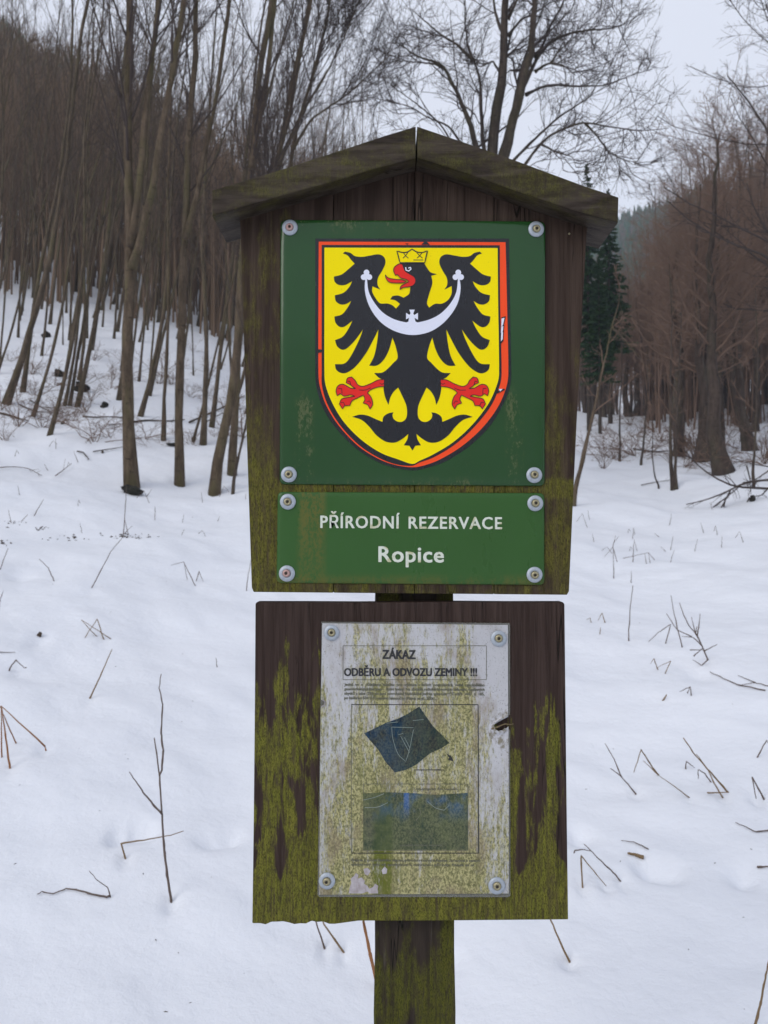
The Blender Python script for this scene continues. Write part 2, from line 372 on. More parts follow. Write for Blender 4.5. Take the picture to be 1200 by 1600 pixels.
nb = NB('faded_ink'); nb.bs(Base_Color=nb.mix(nb.noise((90, 90, 60), 4, 0.7), (0.05, 0.052, 0.06), (0.17, 0.17, 0.09)), Roughness=0.6); M_INK2 = nb.m

def algae(nb, col, amount=1.0):
    x, z = nb.xyz(0), nb.xyz(2)
    x0, x1 = L(503, 1180)[0], L(795, 1180)[0]; z0, z1 = L(640, 974)[2], L(640, 1398)[2]
    fx = nb.m2('DIVIDE', nb.m2('SUBTRACT', x, x0), x1 - x0); fz = nb.m2('DIVIDE', nb.m2('SUBTRACT', z, z0), z1 - z0)
    sp = nb.noise((300, 300, 80), 5, 0.75); st = nb.noise((60, 60, 7), 4, 0.6); bl = nb.noise((16, 16, 12), 3, 0.5)
    v = nb.m2('ADD', nb.m2('MULTIPLY', sp, 0.50), nb.m2('ADD', nb.m2('MULTIPLY', st, 0.46), nb.m2('MULTIPLY', bl, 0.16)))
    dens = nb.m2('ADD', nb.ss(fz, 0.02, 0.35, -0.055, 0.045), nb.ss(fz, 0.35, 0.9, 0.0, 0.07))
    edge = nb.m2('ADD', nb.ss(fx, 0.02, 0.2, -0.09, 0.0), nb.ss(fx, 0.78, 0.88, 0.0, -0.12))
    v = nb.m2('ADD', v, nb.m2('ADD', dens, edge))
    a1 = nb.ss(v, 0.465, 0.63, 0, 0.92 * amount)
    acol = nb.mix(nb.ss(nb.noise((330, 330, 230), 4, 0.75), 0.38, 0.62), (0.10, 0.098, 0.014), (0.42, 0.385, 0.16))
    acol = nb.mix(nb.ss(nb.noise((90, 90, 14), 3, 0.6), 0.5, 0.7, 0, 0.6), acol, (0.12, 0.125, 0.012))
    col = nb.mix(a1, col, acol)
    strip = nb.m2('MULTIPLY', nb.ss(nb.m2('ABSOLUTE', nb.m2('SUBTRACT', fx, 0.325)), 0.035, 0.07, 1, 0), nb.ss(fz, 0.55, 0.72, 0, 1))
    col = nb.mix(nb.m2('MULTIPLY', strip, nb.ss(sp, 0.36, 0.54, 0.45, 0.97)), col, (0.105, 0.12, 0.010))
    brown = nb.m2('MULTIPLY', nb.ss(nb.noise((26, 26, 12), 5, 0.65), 0.48, 0.68), 0.55 * amount)
    col = nb.mix(brown, col, (0.21, 0.16, 0.115))
    dots = nb.ss(nb.noise((520, 520, 420), 2, 0.8), 0.60, 0.72, 0, 0.8 * amount)
    col = nb.mix(dots, col, (0.05, 0.045, 0.03))
    return col, sp
def paper_mat(name, base):
    nb = NB(name); col, sp = algae(nb, base(nb) if callable(base) else base)
    nb.b.inputs['Specular IOR Level'].default_value = 0.25
    nb.bs(Base_Color=col, Roughness=0.42, Normal=nb.bump(nb.m2('ADD', sp, nb.m2('MULTIPLY', nb.noise((18, 18, 18), 3), 2.0)), 0.25, 0.002))
    return nb.m
M_PAPER = paper_mat('laminated_paper', lambda nb: nb.mix(nb.noise((9, 9, 5), 4), (0.39, 0.39, 0.41), (0.53, 0.53, 0.54)))
def map_base(nb):
    c = nb.mix(nb.ss(nb.xyz(0), L(575, 1150)[0], L(690, 1150)[0]), (0.006, 0.036, 0.085), (0.013, 0.033, 0.036))
    return nb.mix(nb.ss(nb.noise((60, 60, 45), 5, 0.65), 0.42, 0.68), c, (0.006, 0.014, 0.03))
def map_mat(name, base, mixf):
    nb = NB(name); c0 = base(nb); col, sp = algae(nb, c0, 0.8)
    nb.bs(Base_Color=nb.mix(mixf, c0, col), Roughness=0.5); nb.b.inputs['Specular IOR Level'].default_value = 0.1; return nb.m
M_MAP = map_mat('printed_terrain_map', map_base, 0.22)
def scene_base(nb):
    c = nb.mix(nb.ss(nb.noise((45, 45, 60), 5, 0.65), 0.35, 0.68), (0.010, 0.035, 0.040), (0.075, 0.10, 0.065))
    t = nb.m2('MULTIPLY', nb.ss(nb.xyz(2), L(640, 1290)[2], L(640, 1250)[2]), nb.ss(nb.noise((34, 34, 26), 4, 0.6, 0, (2, 2, 2)), 0.42, 0.58))
    c = nb.mix(t, c, (0.016, 0.075, 0.17))
    w = nb.m2('MULTIPLY', nb.ss(nb.m2('ABSOLUTE', nb.m2('SUBTRACT', nb.xyz(0), L(635, 1250)[0])), 0.002, 0.006, 1, 0), nb.ss(nb.xyz(2), L(640, 1285)[2], L(640, 1245)[2]))
    return nb.mix(w, c, (0.015, 0.10, 0.33))
M_PHOTO = map_mat('printed_landscape_picture', scene_base, 0.36)
nb = NB('map_lines'); nb.bs(Base_Color=nb.mix(nb.noise((70, 70, 70), 3), (0.10, 0.15, 0.15), (0.32, 0.36, 0.30)), Roughness=0.5); M_MAPLINE = nb.m
nb = NB('clear_laminate'); nb.bs(Base_Color=(0.22, 0.22, 0.19), Roughness=0.3, Alpha=0.45); M_LAM = nb.m
nb = NB('bare_white_paper'); nb.bs(Base_Color=nb.mix(nb.noise((150, 150, 90), 5, 0.7), (0.13, 0.08, 0.06), (0.62, 0.60, 0.64)), Roughness=0.7); M_BARE = nb.m
nb = NB('pale_torn_paper'); nb.bs(Base_Color=nb.mix(nb.ss(nb.noise((170, 170, 110), 5, 0.7), 0.4, 0.66), (0.50, 0.50, 0.53), (0.20, 0.18, 0.13)), Roughness=0.6, Normal=nb.bump(nb.noise((90, 90, 90), 4), 0.6, 0.004)); M_LIP = nb.m
nb = NB('brown_splinter'); nb.bs(Base_Color=nb.mix(nb.noise((150, 150, 90), 4), (0.05, 0.03, 0.015), (0.20, 0.15, 0.07)), Roughness=0.8); M_SPLIT = nb.m

# ------------------------------------------------------------------ the sign: geometry
sign = empty('reserve_sign', ROOT)
tag(sign, 'mossy roofed wooden sign on a post with green plates and an eagle shield', 'sign')
def solid(name, pts, Y, th, mat, bevel=0.0, parent=None, label=None):
    f = np.array([P(px, py, Y) for px, py in pts]); b = f + np.array([0, th, 0])
    o = bm_obj(name, prism(f, b), mat, parent or sign, ROOT, bevel)
    if label: o['label'] = label
    return o
# post
f0, f1 = P(585, 1600, 0.029), P(711, 1600, 0.029)
bm = bmesh.new(); bmesh.ops.create_cube(bm, size=1.0)
ztop = P(640, 260, 0.03)[2]
for v in bm.verts:
    v.co = Vector(((f0[0] + f1[0]) / 2 + v.co.x * (f1[0] - f0[0]), 0.029 + (v.co.y + 0.5) * 0.10, (ztop - 0.3) / 2 + v.co.z * (ztop + 0.3)))
bmesh.ops.subdivide_edges(bm, edges=[e for e in bm.edges if abs((e.verts[0].co - e.verts[1].co).z) > 1], cuts=24)
for v in bm.verts:
    if 0.0 < v.co.z < ztop: v.co.x += 0.0012 * math.sin(v.co.z * 23 + (3 if v.co.x > 0 else 0))
bm_obj('post', bm, M_POST, sign, ROOT, 0.003)
# upper board: four upright planks
def roof_y(x): return 247 - 0 + (650 - x) * 0.283 if x < 650 else 243 + (x - 650) * 0.318
lx = lambda y: np.interp(y, [330, 345, 500, 700, 925], [374, 375, 380, 386, 393.5])
rx = lambda y: np.interp(y, [330, 345, 560, 750, 929], [919, 918, 906, 897, 889])
by = lambda x: 925 + (x - 393) * 4.5 / 496
seams = [None, 521, 648, 772, None]
for i in range(4):
    a, b = seams[i], seams[i + 1]; pts = []
    if a is None:
        pts += [(374, roof_y(374) - 12)] + [(lx(y), y) for y in (345, 500, 700, 800, 918)] + [(396, by(396))]
    else: pts += [(a + 0.5, roof_y(a) - 12), (a + 0.5, 600), (a + 0.5, by(a))]
    if b is None:
        pts += [(886, by(886))] + [(rx(y), y) for y in (924, 750, 560, 345)] + [(919, roof_y(919) - 12)]
    else: pts += [(b - 0.5, by(b)), (b - 0.5, 600), (b - 0.5, roof_y(b) - 12)]
    if i == 1: pts.append((585, roof_y(585) - 12))
    solid('plank', pts, 0.0 + (0, 0.0012, 0.0004, 0.0016)[i], 0.027, M_UP, 0.0012)
# lower board, its lower edge frayed
wav = [(394, 1443)] + [(394 + t, 1442 + 2.2 * math.sin(t * 0.11) + 1.2 * math.sin(t * 0.31 + 1)) for t in range(12, 150, 9)] + [(560, 1439), (720, 1438.5), (888, 1437)]
pts = [(399, 943.5), (401, 941)] + [(x, 941 - 0.6 * math.sin(x * 0.02)) for x in (480, 560, 700, 800)] + [(880, 941), (882.3, 944), (884, 1100), (886, 1280)] + wav[::-1] + [(396, 1300), (398, 1100)]
solid('lower_board', pts, 0.0005, 0.0275, M_LOW, 0.0018, label='lower board heavily streaked with green moss')
# roof boards
roof = link(bpy.data.objects.new('roof', None), sign)
RB = 0.11
def roof_board(pts, lab):
    f = np.array([P(px, py, -0.042) for px, py in pts]); b = f + np.array([0, RB, 0])
    bm = prism(f, b)
    bmesh.ops.bevel(bm, geom=[e for e in bm.edges if abs(e.verts[0].co.y - e.verts[1].co.y) < 0.01], offset=0.0025, segments=2, affect='EDGES', profile=0.6)
    o = bm_obj('roof_board', bm, M_ROOF, roof, ROOT); o['label'] = lab
roof_board([(331, 297), (422, 270), (515, 240), (600, 212), (649.6, 197), (649.8, 247), (590, 262), (530, 281), (446, 304), (390, 320), (331.5, 337)], 'left slope of the little roof with bright moss')
roof_board([(652.0, 197), (730, 223.5), (805, 250), (910, 289), (967, 308), (966, 347), (901, 330), (808, 299), (730, 271), (652.0, 246)], 'right slope of the little roof')

def rounded(corners, r, n=5):
    out = []; m = len(corners)
    for i in range(m):
        p, a, b = np.array(corners[i], float), np.array(corners[i - 1], float), np.array(corners[(i + 1) % m], float)
        da = (a - p) / np.linalg.norm(a - p); db = (b - p) / np.linalg.norm(b - p)
        s, e = p + da * r, p + db * r
        for t in np.linspace(0, 1, n): out.append((1 - t) ** 2 * s + 2 * t * (1 - t) * p + t * t * e)
    return np.array(out)
def plate(name, corners, r, mat, label):
    c = np.mean(np.array(corners, float), 0); g = []
    prof = [(0, 0.0005), (0, -0.0012), (1.2, -0.0022), (3.0, -0.0030), (6.0, -0.0036), (11, -0.0040), (20, -0.0042)]
    loops = []
    for ins, y in prof:
        cc = [np.array(q, float) - np.sign(np.array(q, float) - c) * ins for q in corners]
        loops.append(np.array([P(px, py, y) for px, py in rounded(cc, max(r - ins * 0.4, 2))]))
    n = len(loops[0]); V = np.concatenate(loops)
    F = []
    for k in range(len(loops) - 1):
        i = np.arange(n); F.append(np.stack([k * n + i, k * n + (i + 1) % n, (k + 1) * n + (i + 1) % n, (k + 1) * n + i], 1)[:, ::-1])
    F.append((np.arange(n) + (len(loops) - 1) * n)[None, ::-1])
    o = link(bpy.data.objects.new(name, np_mesh(name, V - ROOT, F, mat)), sign); o['label'] = label
    return o
plate_a = plate('emblem_plate', [(438.5, 343.5), (852, 346), (851, 759.5), (437, 757)], 9, M_GREEN, 'square dark green enamel plate with the eagle shield')
plate_b = plate('name_plate', [(434, 768.5), (850.5, 770.5), (850.5, 914), (432, 911)], 8, M_GREEN2, 'green enamel plate with the name of the reserve')

# ---- emblem
def smooth_closed(pts, corner=58, sub=5, closed=True):
    p = np.array(pts, float); n = len(p); out = []
    def ang(i):
        a, b = p[i] - p[i - 1], p[(i + 1) % n] - p[i]
        c = np.dot(a, b) / (np.linalg.norm(a) * np.linalg.norm(b) + 1e-9); return math.degrees(math.acos(max(-1, min(1, c))))
    sharp = [ang(i) > corner for i in range(n)]
    if not closed: sharp[0] = sharp[-1] = True
    for i in range(n if closed else n - 1):
        j = (i + 1) % n; seg = np.linalg.norm(p[j] - p[i])
        t1 = np.zeros(2); t2 = np.zeros(2)
        m1 = (p[j] - p[i]) if sharp[i] else (p[j] - p[i - 1]) * 0.5
        m2 = (p[j] - p[i]) if sharp[j] else (p[(j + 1) % n] - p[i]) * 0.5
        for m in (0, 1):
            v = (m1, m2)[m]; l = np.linalg.norm(v)
            if l > seg * 1.1: v *= seg * 1.1 / l
        for t in np.arange(sub) / sub:
            h1 = 2 * t ** 3 - 3 * t ** 2 + 1; h2 = t ** 3 - 2 * t ** 2 + t; h3 = -2 * t ** 3 + 3 * t ** 2; h4 = t ** 3 - t ** 2
            out.append(h1 * p[i] + h2 * m1 + h3 * p[j] + h4 * m2)
    if not closed: out.append(p[-1])
    return np.array(out)
ZS = 1200.0 / 340.0
def z2p(z): return [(480 + a / ZS, 360 + b / ZS) for a, b in z]
def decal(name, z, y, mat, parent, smooth=True, corner=58, conv=z2p, sub=5, th=0.0002, geo=None):
    q = smooth_closed(z, corner, sub) if smooth else np.array(z, float)
    q = np.array(conv(q)) if conv else q
    f = np.array([P(px, py, y) for px, py in q]); b = f + np.array([0, th, 0])
    bm = prism(f, b)
    return bm_obj(name, bm, mat, parent, ROOT)
def ribbon_geo(g, z, w, y, closed=False, conv=z2p, smooth=True, corner=58):
    q = smooth_closed(z, corner, 4, closed) if smooth else np.array(z, float)
    q = np.array(conv(q)) if conv else np.array(q)
    n = len(q)
    if closed: t = np.roll(q, -1, 0) - np.roll(q, 1, 0)
    else: t = np.gradient(q, axis=0)
    t = t / (np.linalg.norm(t, axis=1, keepdims=True) + 1e-9); nn = np.stack([-t[:, 1], t[:, 0]], 1)
    a = np.array([P(px, py, y) for px, py in q + nn * w / 2]); b = np.array([P(px, py, y) for px, py in q - nn * w / 2])
    i = np.arange(n if closed else n - 1); j = (i + 1) % n
    g.add(np.concatenate([a, b]), [np.stack([i, j, n + j, n + i], 1)])
def ribbons(name, lines, w, y, mat, parent, closed=False, conv=z2p, smooth=True):
    g = Geo()
    for l in lines: ribbon_geo(g, l, w, y, closed, conv, smooth)
    return link(bpy.data.objects.new(name, g.mesh(name, mat, ROOT, False)), parent)
Y0 = -0.0042
outer = [(45, 45), (1113, 45), (1118, 400), (1125, 780), (1118, 860), (1085, 950), (1010, 1075), (900, 1185), (770, 1270), (670, 1306), (587, 1323), (480, 1308), (380, 1272), (260, 1195), (150, 1080), (85, 975), (52, 870), (45, 790), (45, 400)]
redp = [(64, 62), (1094, 65), (1102, 400), (1109, 790), (1093, 880), (1045, 985), (960, 1095), (850, 1192), (730, 1264), (640, 1297), (573, 1306), (480, 1292), (390, 1258), (280, 1188), (175, 1078), (105, 965), (70, 860), (62, 780), (62, 400)]
blk = [(80, 80), (1062, 82), (1064, 400), (1072, 790), (1060, 860), (1015, 965), (925, 1080), (815, 1180), (700, 1250), (620, 1280), (578, 1298), (490, 1290), (395, 1254), (285, 1183), (182, 1075), (113, 962), (82, 860), (80, 780), (80, 400)]
yel = [(95, 95), (1050, 97), (1053, 400), (1058, 790), (1045, 855), (1000, 955), (912, 1070), (805, 1168), (690, 1238), (620, 1270), (580, 1288), (500, 1262), (405, 1226), (300, 1156), (205, 1060), (140, 955), (102, 855), (95, 780), (95, 400)]
decal('shield_rim', outer, Y0 - 0.0005, M_BLACK, plate_a)
decal('shield_border', redp, Y0 - 0.0008, M_ORANGE, plate_a)
decal('shield_line', blk, Y0 - 0.0011, M_BLACK, plate_a)
decal('shield_field', yel, Y0 - 0.0014, M_YELLOW, plate_a)
wl = [(403, 326), (388, 300), (390, 262), (413, 222), (431, 180), (424, 148), (394, 132), (345, 139), (300, 146), (262, 141), (238, 124), (208, 117), (197, 127), (222, 137), (243, 163), (262, 183), (226, 215), (190, 243), (147, 255),
      (152, 283), (175, 300), (210, 300), (248, 280), (232, 312), (200, 344), (152, 358), (158, 390), (185, 408), (215, 405), (243, 388), (224, 424), (192, 463), (150, 475), (156, 508), (178, 531), (206, 530), (250, 497), (228, 542), (196, 586), (153, 605),
      (165, 638), (190, 657), (217, 651), (262, 608), (308, 545), (288, 600), (243, 690), (207, 733), (153, 738), (160, 768), (187, 786), (218, 784), (265, 752), (322, 680), (366, 600), (393, 545), (386, 612), (370, 690), (342, 746),
      (386, 744), (424, 710), (452, 655), (470, 590), (488, 640), (499, 702), (474, 732), (442, 765), (413, 784), (369, 787), (395, 812), (425, 826), (421, 870), (430, 920), (448, 962), (458, 922), (478, 888), (502, 866), (522, 908), (545, 960), (551, 1000), (546, 1035),
      (526, 1054), (500, 1055), (477, 1040), (470, 1018), (476, 1003), (447, 1009), (421, 1028), (415, 1056), (376, 1040), (332, 1021), (290, 1016), (248, 1028), (300, 1045), (342, 1082), (382, 1130), (432, 1164), (482, 1170), (524, 1150), (558, 1122), (552, 1152), (533, 1185), (563, 1187), (580, 1214)]
wr = [(1160 - a, b) for a, b in wl[:-1]][::-1]
eagle = wl + wr + [(797, 306), (796, 350), (775, 385), (742, 404), (705, 405), (672, 426), (660, 400), (674, 345), (690, 290), (684, 250), (715, 241), (680, 231), (660, 205), (645, 180), (512, 180), (500, 200), (520, 250), (575, 262), (568, 318), (562, 350), (532, 371), (500, 359), (470, 362), (458, 380), (485, 385), (512, 405), (490, 431), (468, 412), (440, 403), (402, 402), (376, 372), (358, 337), (360, 308)]
decal('eagle', eagle, Y0 - 0.0018, M_BLACK, plate_a, corner=50)
cres = [(320, 262), (318, 330), (335, 400), (370, 465), (422, 520), (495, 560), (580, 577), (668, 562), (740, 520), (796, 460), (832, 395), (846, 320), (840, 262), (832, 262), (822, 340), (790, 402), (740, 455), (680, 489), (612, 507), (597, 502), (592, 482), (611, 493), (611, 454), (590, 467), (585, 458), (593, 437), (563, 437), (570, 456), (564, 466), (545, 454), (545, 491), (562, 481), (558, 503), (545, 507), (480, 490), (420, 455), (375, 405), (340, 340), (329, 262)]
decal('crescent', cres, Y0 - 0.0022, M_SILVER, plate_a, corner=48)
def trefoil(cx, cy, s):
    pts = []
    for k in range(3):
        a0 = -math.pi / 2 + k * 2 * math.pi / 3; ox, oy = cx + 18 * math.cos(a0), cy + 17 * math.sin(a0)
        for t in np.linspace(a0 - 2.2, a0 + 2.2, 11): pts.append((ox + 16 * math.cos(t), oy + 16 * math.sin(t)))
    return pts
for cx in (327, 833): decal('trefoil', trefoil(cx, 249, 1), Y0 - 0.0024, M_SILVER, plate_a, smooth=False)
beak = [(492, 193), (508, 184), (524, 185), (531, 203), (540, 224), (565, 240), (590, 256), (598, 280), (586, 302), (560, 311), (530, 315), (511, 327), (518, 306), (540, 293), (560, 283), (545, 270), (515, 262), (497, 243), (487, 248), (477, 226), (479, 206)]
tong = [(430, 244), (446, 261), (482, 269), (520, 272), (549, 280), (530, 288), (490, 290), (452, 285), (436, 266)]
decal('beak', beak, Y0 - 0.0024, M_RED, plate_a); decal('tongue', tong, Y0 - 0.0026, M_RED, plate_a)
ribbons('beak_outline', [beak, tong], 1.1, Y0 - 0.0029, M_BLACK, plate_a, True)
ribbons('eye', [[(543, 203), (545, 219), (560, 224), (572, 214), (570, 204), (558, 208)]], 1.7, Y0 - 0.0026, M_SILVER, plate_a)
crown = [(495, 113), (525, 122), (553, 119), (578, 103), (605, 119), (635, 122), (663, 112), (648, 178), (512, 178)]
decal('crown', crown, Y0 - 0.0022, M_YELLOW, plate_a)
ribbons('crown_outline', [crown], 1.7, Y0 - 0.0025, M_BLACK, plate_a, True)
ribbons('crown_lines', [[(528, 153), (542, 140), (558, 153)], [(530, 122), (542, 140), (556, 120)], [(606, 153), (620, 140), (636, 153)], [(604, 122), (620, 140), (634, 122)], [(586, 163), (640, 163)]], 1.2, Y0 - 0.0025, M_BLACK, plate_a)
claw = [(425, 822), (390, 825), (350, 845), (305, 860), (278, 850), (265, 828), (245, 808), (222, 815), (215, 840), (236, 850), (250, 862), (268, 872), (240, 870), (200, 849), (172, 855), (159, 882), (165, 912), (183, 900), (205, 914), (240, 907), (262, 914), (220, 922), (190, 930), (177, 957), (195, 985), (207, 968), (235, 966), (247, 940), (275, 925), (310, 908), (318, 932), (308, 952), (333, 962), (346, 986), (361, 958), (352, 920), (332, 896), (348, 880), (385, 865), (425, 860)]
for mir in (0, 1):
    c = [(1160 - a, b) for a, b in claw][::-1] if mir else claw
    o = decal('claw', c, Y0 - 0.0022, M_RED, plate_a, corner=62)
    g = Geo(); ribbon_geo(g, c, 1.1, Y0 - 0.0026, True)
    arcs = [[(222, 832), (235, 832), (240, 852)], [(172, 872), (190, 872), (192, 900)], [(186, 950), (200, 948), (208, 965)], [(330, 945), (342, 940), (352, 955)], [(285, 880), (320, 880), (350, 868)], [(400, 842), (412, 848), (425, 842)]]
    for a in arcs: ribbon_geo(g, [(1160 - p, q) for p, q in a] if mir else a, 0.9, Y0 - 0.0026)
    link(bpy.data.objects.new('claw_outline', g.mesh('claw_outline', M_BLACK, ROOT, False)), plate_a)
for z in ([(1072, 486), (1088, 482), (1080, 520), (1070, 535)], [(1070, 530), (1082, 528), (1078, 558), (1068, 566)], [(1070, 562), (1080, 560), (1078, 600), (1068, 612)], [(1056, 875), (1078, 874), (1064, 888)]):
    c = np.array(z, float); m = c.mean(0)
    decal('chip_edge', [tuple(m + (q - m) * 1.45 + np.array([2, 2])) for q in c], Y0 - 0.0016, M_BLACK, plate_a, smooth=False)
    decal('enamel_chip', z, Y0 - 0.0019, M_SILVER, plate_a, smooth=False)
for z in ([(630, 78), (652, 56), (676, 78)], [(58, 655), (82, 658), (78, 672), (60, 676)], [(540, 72), (560, 72), (552, 78)], [(1040, 890), (1088, 872), (1090, 880), (1048, 900)]):
    decal('rim_crack', z, Y0 - 0.0017, M_BLACK, plate_a, smooth=False)

# ---- lettering
def text_mesh(s, sp=1.0):
    c = bpy.data.curves.new('t', 'FONT'); c.body = s; c.resolution_u = 3; c.space_character = sp
    o = bpy.data.objects.new('t', c); COL.objects.link(o)
    dg = bpy.context.evaluated_depsgraph_get(); me = bpy.data.meshes.new_from_object(o.evaluated_get(dg))
    V = np.zeros(len(me.vertices) * 3); me.vertices.foreach_get('co', V); V = V.reshape(-1, 3)
    me.calc_loop_triangles(); T = np.zeros(len(me.loop_triangles) * 3, int); me.loop_triangles.foreach_get('vertices', T)
    bpy.data.objects.remove(o); bpy.data.curves.remove(c); bpy.data.meshes.remove(me)
    return V, T.reshape(-1, 3)
def lettering(name, lines, Y, mat, parent, bold=0.0, space=1.0):
    """lines: (text, x0, x1, baseline, cap height in picture units, tilt)"""
    g = Geo()
    for s, x0, x1, base, cap, dy in lines:
        V, T = text_mesh(s, space)
        lo, hi = V[:, 0].min(), V[:, 0].max(); ch = 0.70
        sx = (x1 - x0) / (hi - lo); sy = cap / ch
        offs = [(0, 0)] if bold == 0 else [(a * bold * cap, b * bold * cap) for a, b in ((0, 0), (1, .5), (-1, .5), (1, -.5), (-1, -.5), (0, .8), (0, -.8))]
        for k, (ox, oy) in enumerate(offs):
            px = x0 + (V[:, 0] - lo) * sx + ox; py = base - V[:, 1] * sy + oy + dy * (px - x0) / (x1 - x0)
            W = np.array([P(a, b, Y - 0.00003 * k) for a, b in zip(px, py)])
            g.add(W, [T])
    return link(bpy.data.objects.new(name, g.mesh(name, mat, ROOT, False)), parent)
lettering('title_lettering', [('PŘÍRODNÍ', 501, 624, 824.5, 19, 1), ('REZERVACE', 639, 784, 825.5, 18.5, 1)], Y0 - 0.0006, M_LETTER, plate_b, 0.032, 1.12)
lettering('name_lettering', [('Ropice', 592, 693, 877.5, 24, 1)], Y0 - 0.0006, M_LETTER, plate_b, 0.034, 1.06)

# ---- notice sheet
YN = -0.0030
def flat(name, pts, Y, mat, parent, conv=None, smooth=False, th=0.0003):
    return decal(name, pts, Y, mat, parent, smooth=smooth, conv=conv, th=th)
flat('laminate', list(rounded([(500, 971.5), (797, 973.5), (797.2, 1116), (770, 1132)], 3))[:10] + [(797, 1117), (788, 1120), (776, 1126), (769, 1131), (768, 1141), (776, 1148), (788, 1146), (797, 1139), (797.5, 1400), (794, 1402), (499, 1401.5), (496, 1398)], -0.0018, M_LAM, sign, th=0.001)
sheet = flat('notice_sheet', [(503.5, 974), (650, 975), (793.5, 976.5), (794, 1120), (788, 1123), (779, 1128), (772, 1132), (771, 1138), (777, 1144), (788, 1141), (794.5, 1135), (795, 1250), (795, 1396), (650, 1397), (498.5, 1398), (500, 1250), (501, 1104), (506, 1101), (507, 1096), (501.5, 1093)], YN, M_PAPER, sign, th=0.0008)
sheet['label'] = 'weathered paper notice spotted with algae'
def box(x0, y0, x1, y1): return [[(x0, y0), (x1, y0)], [(x1, y0), (x1, y1)], [(x1, y1), (x0, y1)], [(x0, y1), (x0, y0)]]
ribbons('printed_frame', box(536, 1009, 760, 1062) + box(549, 1101, 747, 1333) + box(568, 1225, 731, 1329), 0.8, YN - 0.0004, M_INK2, sheet, conv=None, smooth=False)
ribbons('printed_line', [[(747, 1101), (748, 1333)], [(549, 1101), (747, 1101)], [(549, 1333), (748, 1333)], [(647, 1203), (692, 1203)]], 1.2, YN - 0.0005, M_INK, sheet, conv=None, smooth=False)
lettering('notice_heading', [('ZÁKAZ', 598, 649, 1029, 13.5, 0.5), ('ODBĚRU A ODVOZU ZEMINY !!!', 538, 745, 1056, 12, 0)], YN - 0.0005, M_INK, sheet, 0.05)
small = [('Jedná  se  o  důležitou  lokalitu  pro  výzkum  v našich  podmínkách  velmi  ojedinělého', 538, 757, 1071.5, 4.4, 1),
         ('geomorfologického jevu – skalní laviny. Na základě radiokarbonového datování rostlinných', 538, 757, 1078.5, 4.4, 1),
         ('zbytků z báze (385 cm pod povrchem) hlubokého jezírka vykazuje  ¹⁴C stáří  1460  ±  185,', 538, 757, 1085.5, 4.4, 1),
         ('po kalibraci 504 ± 93 našeho letopočtu (Pánek et al., 2006).', 538, 681, 1092.5, 4.4, 1)]
lettering('notice_text', small, YN - 0.0005, M_INK2, sheet, 0.05)
lettering('caption_text', [('Analýza a model skalního sesuvu, přírodní rezervace Ropice. Zpracoval a sestavil', 548, 750, 1345.5, 4.0, 1), ('výzkumný tým ve spolupráci s ochranou přírody. Pánek et al.', 548, 742, 1352.5, 4.0, 1), ('Geologický řez svahem', 650, 715, 1234.5, 3.4, 0), ('model terénu sesuvu', 626, 690, 1322, 3.2, 0)], YN - 0.0007, M_INK2, sheet, 0.04)
mp = flat('printed_map', [(569, 1146), (586, 1138), (604, 1129), (622, 1123), (636, 1116), (655, 1104), (664, 1117), (676, 1134), (690, 1148), (702, 1161), (690, 1169), (672, 1177), (650, 1195), (634, 1203), (617, 1207), (602, 1190), (590, 1170), (580, 1159)], YN - 0.0006, M_MAP, sheet)
ribbons('map_tracks', [[(612, 1136), (614, 1155), (622, 1178), (634, 1190), (640, 1170), (646, 1140)], [(612, 1136), (646, 1137)], [(626, 1150), (634, 1165), (640, 1176)], [(632, 1152), (640, 1168)], [(604, 1130), (622, 1128)], [(645, 1126), (662, 1124)], [(622, 1148), (630, 1146)]], 0.7, YN - 0.0010, M_MAPLINE, sheet, conv=None)
flat('printed_arrow', [(697, 1177), (704, 1181), (703.5, 1178.5), (709, 1190), (700, 1187), (702, 1184)], YN - 0.0006, M_INK, sheet)
flat('printed_picture', [(567.5, 1240), (600, 1238), (640, 1239), (680, 1242), (731, 1239), (731, 1328), (567.5, 1328)], YN - 0.0005, M_PHOTO, sheet)
ribbons('picture_lines', [[(568, 1250), (585, 1246), (600, 1240)]], 0.8, YN - 0.0008, M_MAPLINE, sheet, conv=None)
ribbons('picture_lines', [[(570, 1262), (590, 1261), (606, 1254)]], 0.8, YN - 0.0008, M_MAPLINE, sheet, conv=None)
ribbons('picture_lines', [[(668, 1252), (680, 1262), (694, 1266), (702, 1258)]], 0.8, YN - 0.0008, M_MAPLINE, sheet, conv=None)
ribbons('picture_mark', [[(655, 1262), (657, 1272), (650, 1282)]], 1.1, YN - 0.0008, M_INK2, sheet, conv=None)
flat('peeled_patch', [(546, 1388), (549, 1380), (548, 1373), (553, 1369), (556, 1364), (560, 1367), (559, 1373), (565, 1371), (570, 1376), (569, 1381), (574, 1384), (577, 1389), (583, 1386), (586, 1381), (591, 1384), (590, 1390), (591, 1396), (578, 1396), (574, 1393), (566, 1396), (545, 1396)], YN - 0.0004, M_BARE, sheet)
flat('peeled_patch', [(596, 1360), (601, 1354), (605, 1358), (604, 1365), (598, 1366)], YN - 0.0004, M_BARE, sheet)
flat('peeled_patch', [(568, 1358), (574, 1356), (579, 1361), (575, 1368), (570, 1366)], YN - 0.0004, M_BARE, sheet)
